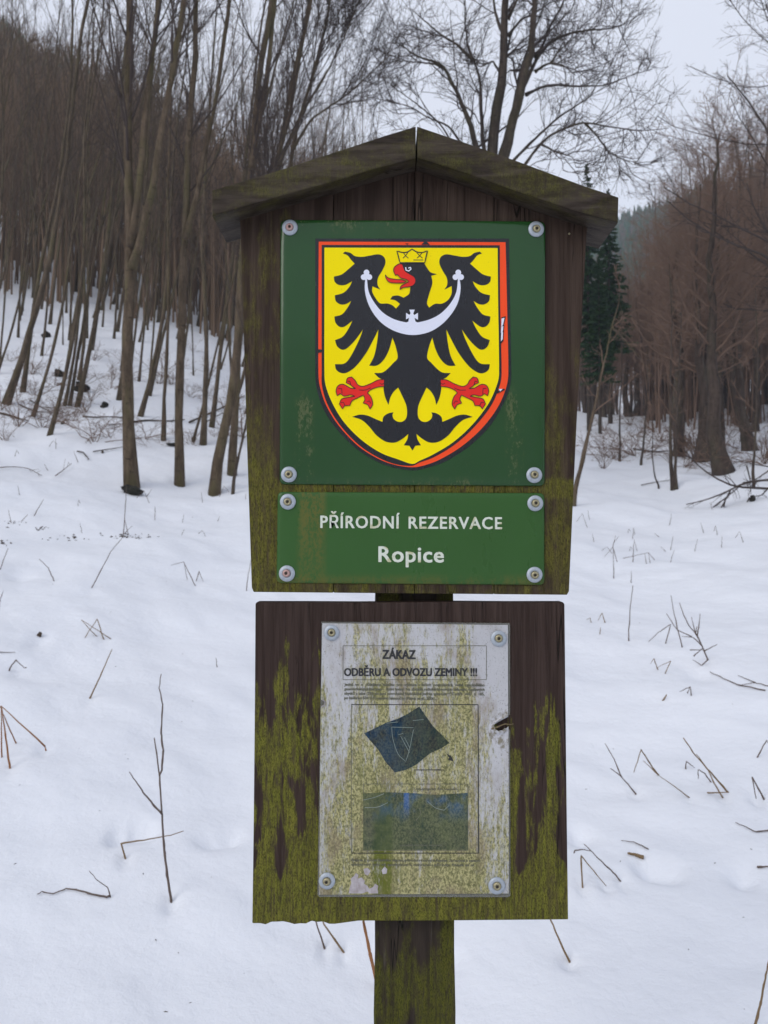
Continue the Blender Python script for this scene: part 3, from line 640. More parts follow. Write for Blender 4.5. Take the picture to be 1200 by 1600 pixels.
# torn lip round the hole at the right edge, and the small split at the left edge
def curl(name, rim, hgt, mat):
    g = Geo(); rim = np.array(rim, float); m = len(rim); rows = []
    c = rim.mean(0)
    for k, t in enumerate(np.linspace(0, 1, 5)):
        pts = rim + (c - rim) * 0.42 * t
        wob = 0.6 + 0.4 * np.sin(np.arange(m) * 1.9 + k)
        rows.append(np.array([P(x, y, YN - 0.0003 - hgt * math.sin(t * 1.9) * w) for (x, y), w in zip(pts, wob)]))
    V = np.concatenate(rows); i = np.arange(m - 1); F = []
    for k in range(4): F.append(np.stack([k * m + i, k * m + i + 1, (k + 1) * m + i + 1, (k + 1) * m + i], 1))
    g.add(V, F); o = link(bpy.data.objects.new(name, g.mesh(name, mat, ROOT)), sheet)
curl('torn_flap', [(794, 1115), (788, 1116), (780, 1121), (771, 1127), (766, 1134), (768, 1143), (776, 1149), (788, 1147), (795, 1141)], 0.0065, M_LIP)
flat('torn_lip', [(794, 1106), (782, 1112), (770, 1122), (763, 1134), (764, 1150), (772, 1163), (784, 1172), (794.5, 1178), (794.5, 1141), (788, 1147), (776, 1149), (768, 1143), (766, 1134), (771, 1127), (780, 1121), (788, 1116), (794, 1115)], YN - 0.0003, M_LIP, sheet)
curl('torn_flap', [(501, 1106), (508, 1103), (509, 1096), (503, 1091)], 0.003, M_BARE)
g = Geo()
pl = np.array([P(768, 1139, -0.004), P(778, 1136, -0.009), P(790, 1130, -0.006), P(797, 1133, -0.009), P(802, 1131, -0.003)])
g.add(*tubes(resample(pl, 9)[None], np.linspace(0.0014, 0.0007, 9)[None], 6)); link(bpy.data.objects.new('splinter', g.mesh('splinter', M_SPLIT, ROOT)), sheet)

# ---- washers and screws
def lathe(prof, n=28):
    V = []; F = []
    for r, y in prof: V += [(r * math.cos(2 * math.pi * k / n), y, r * math.sin(2 * math.pi * k / n)) for k in range(n)]
    for j in range(len(prof) - 1):
        i = np.arange(n); F.append(np.stack([j * n + i, j * n + (i + 1) % n, (j + 1) * n + (i + 1) % n, (j + 1) * n + i], 1))
    F.append((np.arange(n) + (len(prof) - 1) * n)[None])
    return np.array(V), F
wme = np_mesh('washer', *lathe([(0.0122, 0.0004), (0.0124, -0.0016), (0.0118, -0.0024), (0.0085, -0.0034), (0.0068, -0.0036), (0.0062, -0.0026)]), M_ZINC)
sme = np_mesh('screw', *lathe([(0.0060, -0.0024), (0.0058, -0.0046), (0.0046, -0.0058), (0.0026, -0.0062), (0.0022, -0.0044)], 20), M_BRASS)
sme2 = sme.copy(); sme2.materials[0] = M_RUST
rme = np_mesh('recess', np.array([(0.0028 * (1 if k % 2 else 0.55) * math.cos(k * math.pi / 6), -0.0062, 0.0028 * (1 if k % 2 else 0.55) * math.sin(k * math.pi / 6)) for k in range(12)]), [np.arange(12)[None]], M_RECESS, False)
for k, (px, py, s, yy) in enumerate([(453, 356, 1, Y0), (837.5, 358.5, 1, Y0), (451.5, 741.5, 1, Y0), (834.5, 742.5, 1, Y0), (450, 784, 1, Y0), (836, 786.5, 1, Y0), (448.5, 896, 1.02, Y0), (835, 898, 1, Y0), (518, 988.5, 0.98, YN), (779, 997.5, 1, YN), (511, 1376, 1.02, YN), (776, 1383.5, 1.05, YN)]):
    w = link(bpy.data.objects.new('washer', wme), sign); w.location = L(px, py, yy - 0.0003); w.scale = (s, 1, s)
    sc = link(bpy.data.objects.new('screw', sme2 if k in (0, 6) else sme), w); sc.rotation_euler = (math.radians(RNG.uniform(-5, 5)), RNG.uniform(0, 6), math.radians(RNG.uniform(-5, 5)))
    sc.location = (RNG.uniform(-.0006, .0006), 0, RNG.uniform(-.0004, .0008))
    rc = link(bpy.data.objects.new('screw_recess', rme), w); rc.rotation_euler = sc.rotation_euler; rc.location = np.array(sc.location) + np.array([0, -0.00015, 0])
# old nail hole and knots are in the wood; two nail heads high on the boards
for px, py in ((725, 283), (889, 366)):
    o = link(bpy.data.objects.new('nail_head', sme), sign); o.scale = (0.28, 0.5, 0.28); o.location = L(px, py, 0.0012)

# ------------------------------------------------------------------ trees: materials
def bark(name, a, b, moss, amt, sc=1.0):
    nb = NB(name)
    n = nb.noise((14 * sc, 14 * sc, 3 * sc), 5, 0.65); f = nb.noise((60 * sc, 60 * sc, 16 * sc), 4, 0.6)
    c = nb.mix(nb.ss(n, 0.3, 0.7), a, b); c = nb.mix(nb.ss(f, 0.52, 0.72, 0, 0.6), c, tuple(v * 0.4 for v in a))
    c = nb.mix(nb.ss(nb.noise((3, 3, 0.8), 4, 0.6), 0.45, 0.65, 0, amt), c, moss)
    c = nb.mix(nb.ss(nb.noise((7 * sc, 7 * sc, 22 * sc), 3, 0.7, 0, (4, 4, 4)), 0.60, 0.70, 0, 0.75), c, tuple(v * 0.3 for v in a))
    c = nb.mix(nb.ss(nb.noise((9, 9, 5), 4, 0.7, 0, (8, 1, 3)), 0.60, 0.72, 0, 0.45), c, tuple(min(1, v * 1.7) for v in b))
    nb.bs(Base_Color=c, Roughness=0.9, Normal=nb.bump(nb.m2('ADD', n, f), 0.6, 0.02)); nb.b.inputs['Specular IOR Level'].default_value = 0.15
    return nb.m
M_BARK = bark('brown_young_bark', (0.062, 0.045, 0.030), (0.135, 0.100, 0.068), (0.092, 0.082, 0.037), 0.65)
M_BARKD = bark('dark_grey_bark', (0.040, 0.030, 0.024), (0.085, 0.065, 0.052), (0.07, 0.065, 0.03), 0.4)
M_BARKR = bark('grey_brown_bark', (0.045, 0.033, 0.026), (0.095, 0.07, 0.056), (0.08, 0.075, 0.045), 0.4)
def plain(name, a, b, sc=0.6):
    nb = NB(name); nb.bs(Base_Color=nb.mix(nb.noise((sc, sc, sc), 3), a, b), Roughness=0.9); nb.b.inputs['Specular IOR Level'].default_value = 0.1; return nb.m
M_TWIG = plain('bare_twigs', (0.125, 0.086, 0.057), (0.22, 0.152, 0.103))
M_BARKY = bark('olive_grey_young_bark', (0.060, 0.046, 0.032), (0.135, 0.102, 0.070), (0.095, 0.085, 0.040), 0.6)
M_TWIGY = plain('dark_young_twigs', (0.055, 0.041, 0.032), (0.10, 0.076, 0.058))
M_TWIGR = plain('reddish_brown_twigs', (0.125, 0.082, 0.060), (0.225, 0.148, 0.108), 0.4)
M_TWIGD = plain('dark_twigs', (0.048, 0.038, 0.034), (0.085, 0.066, 0.058))
M_NEEDLE = plain('spruce_needles', (0.016, 0.040, 0.016), (0.045, 0.080, 0.030), 2.0)
M_STEM = plain('dry_straw_stem', (0.13, 0.085, 0.045), (0.27, 0.19, 0.11), 14)
M_STEMR = plain('rusty_dry_stem', (0.20, 0.085, 0.035), (0.33, 0.17, 0.085), 14)
M_STEMG = plain('grey_brown_stem', (0.085, 0.065, 0.055), (0.18, 0.14, 0.12), 14)
M_ROCK = bark('dark_wet_stone', (0.012, 0.011, 0.011), (0.035, 0.031, 0.03), (0.03, 0.033, 0.012), 0.3)
M_SOIL = plain('dark_leaf_litter', (0.03, 0.024, 0.02), (0.09, 0.065, 0.045), 30)

# ------------------------------------------------------------------ trees: growth
def unit(v): return v / (np.linalg.norm(v, axis=-1, keepdims=True) + 1e-9)
def grow(par, prad, m, t0, t1, ang, lr, n, rng, up=0.15, jit=0.12, rr=0.5, taper=0.75, lenfn=None, rmin=0.0, labs=None):
    """children of branches par (B,np,3) -> (B*m,n,3), radii"""
    B, npn, _ = par.shape
    t = rng.uniform(t0, t1, (B, m)); s = t * (npn - 1); i = np.clip(s.astype(int), 0, npn - 2); f = (s - i)[..., None]
    bi = np.arange(B)[:, None]
    p = par[bi, i] * (1 - f) + par[bi, i + 1] * f
    r = prad[bi, i] * (1 - f[..., 0]) + prad[bi, i + 1] * f[..., 0]
    tg = unit(par[bi, i + 1] - par[bi, i])
    rv = unit(rng.normal(size=(B, m, 3))); perp = unit(np.cross(tg, rv))
    a = np.radians(rng.uniform(ang[0], ang[1], (B, m)))[..., None]
    d = tg * np.cos(a) + perp * np.sin(a)
    plen = np.linalg.norm(np.diff(par, axis=1), axis=2).sum(1)[:, None]
    ln = plen * rng.uniform(lr[0], lr[1], (B, m)) * (1 - 0.55 * (t - t0) / max(t1 - t0, 1e-6))
    if labs is not None: ln = rng.uniform(labs[0], labs[1], (B, m)) * (1.1 - 0.45 * t) * np.minimum(1.0, 0.35 + plen / 2.0)
    d = d.reshape(-1, 3); p = p.reshape(-1, 3); ln = ln.reshape(-1); r = r.reshape(-1)
    out = np.zeros((B * m, n, 3)); out[:, 0] = p
    step = ln / (n - 1)
    for k in range(1, n):
        d = unit(d + np.array([0, 0, up]) / (n - 1) * 2 + rng.normal(size=d.shape) * jit)
        out[:, k] = out[:, k - 1] + d * step[:, None]
    rad = np.maximum(r * rr, rmin)[:, None] * np.linspace(1, 1 - taper, n)[None]
    return out, np.maximum(rad, rmin * 0.6)
SRNG = np.random.default_rng(31)
def stem(pl, r0, r1, n=16, pw=0.8):
    n = 26
    q = resample(pl, n)[None]; rad = (r0 + (r1 - r0) * np.linspace(0, 1, n) ** pw)[None]
    q[0, 1:-1, :2] += SRNG.normal(size=(n - 2, 2)) * r0 * 0.10
    rad *= 1 + 0.07 * SRNG.normal(size=(1, n)).clip(-1.6, 1.6)
    rad[0, 0] = r0 * 1.4; rad[0, 1] = max(rad[0, 1], r0 * 1.08)
    return q, rad
def tree_meshes(name, stems, levels, rng, mt, mc, off):
    """stems: list of (pts,rad); levels: list of dict for grow; returns trunk and crown mesh"""
    gt = Geo()
    for q, r in stems: gt.add(*tubes(q, r, 8))
    gc = Geo(); n = stems[0][0].shape[1]
    par = np.concatenate([s[0] for s in stems]); prad = np.concatenate([s[1] for s in stems])
    for lv in levels:
        lv = dict(lv); k = lv.pop('k'); extra = lv.pop('keep', False)
        ch, cr = grow(par, prad, rng=rng, **lv)
        gc.add(*tubes(ch, cr, k)); par, prad = ch, cr
    return gt.mesh('trunk', mt, off), gc.mesh('crown', mc, off)
def make_tree(name, loc, tm, cm, label, group=None, rot=(0, 0, 0), scale=1.0):
    e = empty(name, loc); e.rotation_euler = rot; e.scale = (scale,) * 3
    tag(e, label, 'tree', group)
    link(bpy.data.objects.new('trunk', tm), e); link(bpy.data.objects.new('crown', cm), e)
    return e
def ground(x, y): return float(terrain(np.array([x]), np.array([y]))[0])
YOUNG = [dict(m=14, t0=0.36, t1=0.97, ang=(16, 40), lr=(0.12, 0.25), n=7, k=4, up=0.30, jit=0.07, rr=0.36, rmin=0.007),
         dict(m=6, t0=0.15, t1=1.0, ang=(18, 42), lr=(0.28, 0.50), n=4, k=3, up=0.15, jit=0.12, rr=0.55, rmin=0.004),
         dict(m=3, t0=0.2, t1=1.0, ang=(20, 55), lr=(0.35, 0.6), n=3, k=3, up=0.08, jit=0.12, rr=0.6, rmin=0.003)]
def young_proto(seed, H, r):
    rng = np.random.default_rng(seed)
    sw = rng.uniform(0.0, 0.35); a = rng.normal(size=(6, 2)) * 0.12
    z = np.linspace(0, H, 9)
    pl = np.stack([sw * (1 - np.exp(-z / 2.2)) + np.interp(z, np.linspace(0, H, 6), a[:, 0]), np.interp(z, np.linspace(0, H, 6), a[:, 1]), z], 1); pl -= pl[0]
    st = [stem(pl, r, 0.010, 18, 0.85)]
    if seed % 3 == 0:
        k = 4; pl2 = [pl[k - 1], pl[k] + [0.25, 0.1, -0.2], pl[k + 2] + [0.7, 0.2, -0.4], pl[-1] + [1.3, 0.4, -2.0]]
        st.append(stem(pl2, r * 0.62, 0.010, 18))
    return tree_meshes('young', st, YOUNG, rng, M_BARKY, M_TWIGY, (0, 0, 0))

def traced(name, label, base_px, lines, levels, mt, mc, seed, dj=0.6, depth=None, group=None):
    """lines: list of (polyline px, width0 px, width1 px, depth slope); world limbs at the tree's own distance"""
    rng = np.random.default_rng(seed)
    b = hit(*base_px) if depth is None else P(base_px[0], base_px[1], depth - 1.2)
    D = b[1] + 1.2; base = np.array([b[0], b[1], ground(b[0], b[1])])
    st = []
    for pl, w0, w1, ds in lines:
        n = len(pl); L_ = []
        for k, (x, y) in enumerate(pl):
            L_.append(P(x, y, D - 1.2 + ds * k / max(n - 1, 1) + (rng.normal() * 0.05 if 0 < k else 0)))
        L_ = np.array(L_)
        st.append(stem(L_, w0 / 2 * D / FPX, w1 / 2 * D / FPX * (0.45 if w1 < 3 else 1), 18, 0.8 if w1 < 3 else 1.0))
    st[0][0][0, 0, 2] -= 0.25
    tm, cm = tree_meshes(name, st, levels, rng, mt, mc, base)
    return make_tree(name, base, tm, cm, label, group)
ext = lambda pl, dx: pl + [(pl[-1][0] + dx, pl[-1][1] - 120), (pl[-1][0] + 2 * dx, pl[-1][1] - 280), (pl[-1][0] + 3 * dx, pl[-1][1] - 420)]
STEMLV = [dict(m=20, t0=0.36, t1=0.99, ang=(16, 40), lr=(0, 0), labs=(0.9, 2.9), n=8, k=4, up=0.25, jit=0.07, rr=0.34, rmin=0.007),
          dict(m=8, t0=0.15, t1=1.0, ang=(18, 45), lr=(0, 0), labs=(0.4, 1.15), n=5, k=3, up=0.12, jit=0.12, rr=0.5, rmin=0.004),
          dict(m=5, t0=0.15, t1=1.0, ang=(18, 50), lr=(0, 0), labs=(0.2, 0.6), n=4, k=3, up=0.05, jit=0.12, rr=0.6, rmin=0.0028)]
A_ = [(208, 762), (203, 717), (200, 667), (198, 600), (197, 533), (200, 467), (206, 400), (203, 333), (200, 267), (200, 133), (203, 0)]
B_ = [(206, 385), (213, 317), (222, 267), (225, 200), (230, 150), (238, 90), (248, 0)]
C_ = [(206, 420), (217, 383), (230, 333), (240, 283), (250, 217), (262, 150), (273, 83), (290, 0)]
traced('forked_tree', 'three-stemmed bare tree, nearest on the left, with a dark rock at its foot', (208, 762), [(ext(A_, 2), 21, 6, 0.3), (ext(B_, 9), 12, 5, 0.6), (ext(C_, 12), 12, 5, -0.6)], STEMLV, M_BARK, M_TWIGD, 11)
A_ = [(281, 759), (278, 683), (280, 600), (282, 533), (284, 467), (287, 400), (290, 367), (292, 283), (293, 217), (300, 150), (307, 83), (305, 0)]
B_ = [(290, 372), (310, 300), (320, 233), (333, 183), (343, 117), (350, 67), (358, 0)]
traced('forked_tree', 'upright bare tree forking into two stems, right of the three-stemmed tree', (281, 759), [(ext(A_, 4), 14, 4, 0.3), (ext(B_, 9), 9, 3, 0.7)], STEMLV, M_BARK, M_TWIGD, 12)
A_ = [(332, 772), (340, 717), (350, 667), (363, 617), (370, 560), (374, 480), (380, 380), (393, 275), (397, 200), (403, 130), (416, 60), (425, 0)]
B_ = [(394, 262), (399, 215), (411, 160), (420, 100), (427, 25), (430, 0)]
traced('leaning_tree', 'leaning bare tree partly hidden by the left edge of the sign', (332, 772), [(ext(A_, 6), 16, 4, 0.4), (ext(B_, 4), 9, 4, 0.9)], STEMLV, M_BARK, M_TWIGD, 13)
traced('slender_tree', 'thin straight sapling just left of the two-stemmed tree', (255, 688), [([(255, 688), (257, 610), (262, 540), (264, 430), (262, 300), (266, 200), (270, 60), (268, -100)], 7, 2, 0.2)], STEMLV, M_BARK, M_TWIGD, 14)
traced('slender_tree', 'thin dark stem leaning against the sign from the snow', (362, 772), [([(362, 772), (372, 715), (384, 665), (396, 600), (408, 500), (414, 380), (420, 240)], 5, 2, 0.2)], STEMLV, M_BARKD, M_TWIGD, 15)
traced('slender_tree', 'straight grey-brown trunk behind the leaning tree by the sign', (362, 742), [([(362, 742), (365, 667), (372, 560), (380, 400), (430, 260), (450, 190), (470, 80), (488, 0), (500, -120)], 13, 3, 0.2)], STEMLV, M_BARK, M_TWIGD, 16)
traced('slender_tree', 'bare tree rising behind the left roof slope and leaning right', (440, 735), [([(440, 735), (438, 500), (432, 270), (443, 190), (453, 145), (462, 95), (470, 75), (482, 10), (490, -120)], 13, 3, 0.3), ([(436, 258), (452, 220), (476, 165), (492, 100), (507, 45), (520, -20)], 7, 2, 0.5)], STEMLV, M_BARK, M_TWIGD, 17)
traced('slender_tree', 'bare tree above the roof with one long bough reaching right', (455, 728), [([(455, 728), (450, 500), (452, 255), (470, 175), (487, 130), (500, 80), (515, 10), (525, -100)], 11, 3, 0.3), ([(458, 232), (487, 185), (540, 150), (575, 118), (610, 85)], 5, 2, 0.5), ([(470, 180), (510, 115), (540, 55), (560, 0)], 5, 2, -0.3)], STEMLV, M_BARK, M_TWIGD, 18)
# the broad tree behind the roof
BROAD = [dict(m=10, t0=0.22, t1=1.0, ang=(28, 62), lr=(0, 0), labs=(0.7, 2.0), n=9, k=4, up=0.22, jit=0.17, rr=0.40, rmin=0.010),
         dict(m=6, t0=0.15, t1=1.0, ang=(28, 62), lr=(0, 0), labs=(0.4, 1.15), n=7, k=3, up=0.12, jit=0.19, rr=0.52, rmin=0.006),
         dict(m=5, t0=0.15, t1=1.0, ang=(28, 65), lr=(0, 0), labs=(0.2, 0.6), n=4, k=3, up=0.08, jit=0.19, rr=0.6, rmin=0.0036)]
big = [([(778, 745), (776, 600), (772, 420), (770, 300), (768, 235), (776, 180), (782, 130), (786, 80), (790, 20), (790, -60), (795, -200)], 34, 4, 0),
       ([(774, 330), (782, 255), (790, 235), (803, 180), (818, 120), (830, 80), (833, 40), (835, 0), (842, -120)], 20, 4, -0.4),
       ([(808, 165), (822, 125), (840, 90), (858, 45), (880, 5), (905, -60)], 9, 2, 0.5),
       ([(768, 300), (742, 225), (730, 180), (716, 150), (702, 120), (690, 100), (655, 90), (635, 78), (612, 60)], 14, 2, -0.6),
       ([(768, 290), (754, 225), (752, 170), (750, 120), (740, 95), (728, 62), (727, 20), (726, -60)], 9, 2, 0.8),
       ([(740, 95), (715, 70), (690, 55), (660, 30), (640, 12)], 6, 2, 0.4),
       ([(785, 120), (770, 95), (750, 105), (738, 92)], 5, 2, 0.2),
       ([(788, 60), (775, 25), (770, -10), (768, -60)], 7, 2, 0.5),
       ([(793, 30), (808, 0), (820, -50)], 7, 2, -0.5),
       ([(794, 55), (815, 30), (840, 18), (858, 5), (880, -20)], 5, 2, 0.3),
       ([(838, 90), (860, 65), (890, 52), (920, 47), (950, 45), (985, 35)], 7, 2, 0.4),
       ([(836, 112), (850, 102), (862, 98), (880, 102), (900, 118)], 5, 2, -0.3),
       ([(862, 98), (872, 80), (885, 60)], 4, 1.5, 0.1),
       ([(822, 148), (845, 136), (870, 132), (895, 135), (945, 134), (985, 118), (1020, 108)], 5, 1.5, 0.5),
       ([(770, 320), (800, 252), (835, 218), (870, 185), (900, 165), (925, 150), (932, 130), (960, 95)], 7, 2, 0.4),
       ([(770, 330), (820, 258), (845, 222), (870, 205), (912, 190), (950, 198), (1000, 205), (1045, 200)], 7, 2, -0.4),
       ([(915, 193), (935, 215), (950, 238), (975, 250), (1000, 255)], 4, 1.5, -0.2),
       ([(845, 225), (870, 238), (895, 245), (900, 262)], 4, 1.5, -0.5),
       ([(766, 310), (715, 215), (700, 195), (670, 185), (640, 165), (610, 160), (575, 150)], 6, 1.5, 0.5),
       ([(764, 330), (690, 195), (655, 165), (620, 140), (590, 115)], 5, 1.5, 0.9),
       ([(800, 185), (812, 115), (830, 60), (850, 10), (860, -60)], 6, 2, 0.9),
       ([(694, 108), (680, 100), (660, 98), (630, 95), (605, 98)], 4, 1.5, -0.3)]
traced('broad_tree', 'large spreading bare tree with several dark trunks behind the roof', (778, 745), big, BROAD, M_BARKD, M_TWIGD, 21, depth=15.0)
RT = [dict(m=7, t0=0.35, t1=1.0, ang=(25, 60), lr=(0.12, 0.25), n=6, k=4, up=0.1, jit=0.12, rr=0.4, rmin=0.008),
      dict(m=6, t0=0.15, t1=1.0, ang=(25, 60), lr=(0.3, 0.5), n=4, k=3, up=0.1, jit=0.14, rr=0.5, rmin=0.004),
      dict(m=4, t0=0.15, t1=1.0, ang=(25, 60), lr=(0.3, 0.5), n=3, k=3, up=0.05, jit=0.14, rr=0.6, rmin=0.003)]
traced('leaning_tree', 'thin olive stem leaning right from behind the right edge of the sign', (893, 790), [([(893, 790), (900, 760), (917, 687), (929, 636), (943, 572), (955, 515), (963, 489), (970, 450)], 9, 1.5, 0.3), ([(956, 512), (975, 530), (1000, 560), (1020, 590)], 3, 1, 0.4)], RT, M_BARK, M_TWIGR, 31)
traced('twin_sapling', 'pair of dark thin stems rising from one foot at the meadow edge', (1054, 765), [([(1052, 766), (1049, 735), (1047, 700), (1048, 660), (1047, 600), (1050, 500), (1045, 400)], 7, 2, 0.2), ([(1056, 765), (1055, 730), (1056, 690), (1058, 640), (1062, 560), (1066, 470)], 6, 2, -0.2)], RT, M_BARKD, M_TWIGR, 32)
traced('slender_tree', 'thin sapling beside the hanging dead boughs at the right edge', (1178, 764), [([(1178, 764), (1176, 735), (1180, 690), (1182, 640), (1184, 560), (1180, 450)], 5, 2, 0.2)], RT, M_BARKD, M_TWIGR, 33)
traced('slender_tree', 'short curved sapling left of the twin dark stems', (1031, 763), [([(1031, 763), (1023, 745), (1019, 710), (1020, 680), (1018, 630)], 3, 1.5, 0.2)], RT, M_BARKD, M_TWIGR, 34)
traced('slender_tree', 'thin upright sapling at the foot of the wood, nearest the sign on the right', (968, 721), [([(968, 721), (969, 690), (968, 650), (972, 580), (970, 500)], 4, 1.5, 0.2)], RT, M_BARKD, M_TWIGR, 35)
traced('slender_tree', 'thin sapling tilted right at the wood edge', (1001, 727), [([(1001, 727), (1005, 700), (1008, 660), (1012, 600), (1012, 540)], 4, 1.5, 0.2)], RT, M_BARKD, M_TWIGR, 36)
BIGR = [dict(m=34, t0=0.30, t1=0.98, ang=(40, 78), lr=(0.20, 0.36), n=8, k=4, up=0.22, jit=0.10, rr=0.30, rmin=0.012),
        dict(m=11, t0=0.12, t1=1.0, ang=(25, 60), lr=(0.25, 0.45), n=5, k=3, up=0.10, jit=0.14, rr=0.5, rmin=0.006),
        dict(m=6, t0=0.12, t1=1.0, ang=(25, 60), lr=(0.3, 0.55), n=3, k=3, up=0.03, jit=0.14, rr=0.6, rmin=0.004)]
def big_proto(seed, H, r, twin=False):
    rng = np.random.default_rng(seed); z = np.linspace(0, H, 9)
    pl = np.stack([rng.normal(size=9).cumsum() * 0.10, rng.normal(size=9).cumsum() * 0.10, z], 1); pl -= pl[0]
    st = [stem(pl, r, 0.02, 18, 0.9)]
    if twin: st.append(stem(np.array([pl[0] + [r * 1.3, 0, 0], pl[2] + [r * 1.8, 0.1, 0], pl[5] + [0.9, 0.3, 0], pl[8] + [1.6, 0.5, -1.5]]), r * 0.8, 0.02, 18))
    return tree_meshes('big', st, BIGR, rng, M_BARKR, M_TWIGR, (0, 0, 0))
STOUT = [dict(m=36, t0=0.32, t1=1.0, ang=(25, 70), lr=(0, 0), labs=(1.6, 3.6), n=8, k=4, up=0.18, jit=0.12, rr=0.30, rmin=0.010),
         dict(m=12, t0=0.12, t1=1.0, ang=(25, 65), lr=(0.25, 0.50), n=5, k=3, up=0.08, jit=0.15, rr=0.5, rmin=0.005),
         dict(m=6, t0=0.12, t1=1.0, ang=(25, 65), lr=(0.3, 0.55), n=3, k=3, up=0.02, jit=0.15, rr=0.6, rmin=0.004)]
def stout_proto(seed, H, r, twin=False):
    rng = np.random.default_rng(seed); z = np.linspace(0, H, 9)
    pl = np.stack([rng.normal(size=9).cumsum() * 0.10, rng.normal(size=9).cumsum() * 0.10, z], 1); pl -= pl[0]
    st = [stem(pl, r, 0.02, 18, 0.7)]
    if twin: st.append(stem(np.array([pl[0] + [r * 1.25, 0, 0], pl[3] + [r * 1.5, 0.1, 0], pl[8] + [0.9, 0.3, -0.5]]), r * 0.8, 0.02, 18, 0.7))
    return tree_meshes('stout', st, STOUT, rng, M_BARKR, M_TWIGR, (0, 0, 0))
SP_ = [stout_proto(140 + i, 8.0, 0.20, i == 1) for i in range(4)]
BP = [big_proto(100 + i, 15 + (i % 3), 0.17, i == 1) for i in range(5)]
def put(name, px, py, proto, label, group=None, scale=1.0, lean=(0, 0), rz=0.0, depth=None):
    b = hit(px, py) if depth is None else P(px, py, depth - 1.2)
    return make_tree(name, (b[0], b[1], ground(b[0], b[1]) - 0.08), proto[0], proto[1], label, group, (lean[0], lean[1], rz), scale)
put('twin_tree', 1094, 721, SP_[1], 'stout double trunk in the wood right of the twin dark stems', scale=0.95, rz=0.2)
put('stout_tree', 1132, 738, SP_[0], 'thickest bare trunk at the edge of the right wood', scale=1.0, rz=2.0)
put('stout_tree', 1061, 712, SP_[2], 'brown trunk close behind the twin dark stems', scale=0.75, rz=1.0)
put('stout_tree', 1172, 704, SP_[3], 'trunk behind the sapling at the right edge of the picture', scale=0.95, rz=4.0)
# broad crown reaching in from beyond the right edge
EDGE = [dict(m=40, t0=0.15, t1=0.98, ang=(35, 70), lr=(0, 0), labs=(2.6, 5.2), n=9, k=5, up=0.30, jit=0.10, rr=0.34, rmin=0.014)] + BIGR[1:]
rng = np.random.default_rng(77)
pl = np.array([(0, 0, -0.2), (0.1, 0, 3), (-0.1, 0.1, 6), (0.1, 0, 9), (0, 0, 12.5)])
EP = tree_meshes('edge', [stem(pl, 0.20, 0.02, 18), stem(np.array([(0.1, 0, 2.5), (-0.9, 0.2, 6), (-1.3, 0.3, 10)]), 0.11, 0.02, 18)], EDGE, rng, M_BARKD, M_TWIGD, (0, 0, 0))
b = P(1345, 800, 15.5 - 1.2); make_tree('broad_tree', (b[0], b[1], ground(b[0], b[1])), EP[0], EP[1], 'bare tree whose branches reach in from beyond the right edge', None, (0, 0, 0.6), 1.0)

# ---- the left stand
YP = [young_proto(200 + i, 12.5 + (i % 4) * 1.2, 0.042 + 0.008 * (i % 5)) for i in range(10)]
rng = np.random.default_rng(5); placed = []
def far_enough(x, y, d):
    return all((x - a) ** 2 + (y - c) ** 2 > d * d for a, c in placed)
SPEC = [(120, 634, 0.95, 7), (8, 630, 1.0, 9), (35, 612, 0.8, 6), (76, 680, 0.55, 4), (50, 650, 0.7, 5), (100, 633, 0.6, 3), (108, 633, 0.6, 6), (345, 690, 0.6, 10), (317, 695, 0.7, 1), (300, 690, 0.55, 12), (185, 625, 0.9, 2), (218, 650, 0.7, 7), (232, 618, 0.7, 9), (330, 668, 0.8, 5)]
G_L = 'young trees of the left hillside stand'; LAB_L = 'slender bare young tree in the dense brown stand on the left slope'
SL = ['right-leaning young tree beside the dark boulder on the left slope', 'leaning young tree at the left edge whose foot shows in the snow', 'young tree just right of the leaning tree at the left edge', 'thin sapling at the brush heap on the left',
      'sapling left of another in the brush heap on the left', 'thin tree left of the dark boulder on the left slope', 'very thin tree touching the dark boulder from the left', 'leaning sapling between the two-stemmed tree and the leaning tree', 'thin upright sapling right of the two-stemmed tree', 'strongly leaning thin sapling right of the two-stemmed tree',
      'young tree directly behind the nearest three-stemmed tree', 'young tree just right of the nearest three-stemmed tree', 'young tree between the three-stemmed tree and the thin straight sapling', 'young tree behind the fallen branches beside the sign']
for (px, py, s, ln), LAB in zip(SPEC, SL):
    q = hit(px, py); placed.append((q[0], q[1]))
    put('young_tree', px, py, YP[rng.integers(10)], LAB, G_L, s, (math.radians(rng.uniform(-3, 3)), math.radians(ln)), rng.uniform(-0.5, 0.5))
def stand_scale(px, r, x, y):
    top = np.interp(px, [-160, 0, 200, 400, 560], [30, 60, 120, 170, 210]) + rng.normal() * 55 - (120 if rng.random() < 0.18 else 0)
    return float(np.clip(((840 - top) / FPX * r + 1.5 - ground(x, y)) / 14.0, 0.42, 1.1))
cnt = 0; tries = 0
while cnt < 286 and tries < 6000:
    tries += 1
    r_ = 14 + 38 * rng.random() ** 0.85; px = rng.uniform(-160, 560)
    if px > 385 and r_ < 19: continue
    if px > 150 and r_ < 15.5: continue
    x = (px - 600) / FPX * r_; y = r_ - 1.2
    if not far_enough(x, y, 0.42 + 0.010 * r_): continue
    placed.append((x, y)); cnt += 1
    e = make_tree('young_tree', (x, y, ground(x, y) - 0.1), *YP[rng.integers(10)], LAB_L, G_L, (math.radians(rng.uniform(-4, 4)), math.radians(rng.normal(2.2, 3.2)), rng.uniform(-0.7, 0.7)), stand_scale(px, r_, x, y))
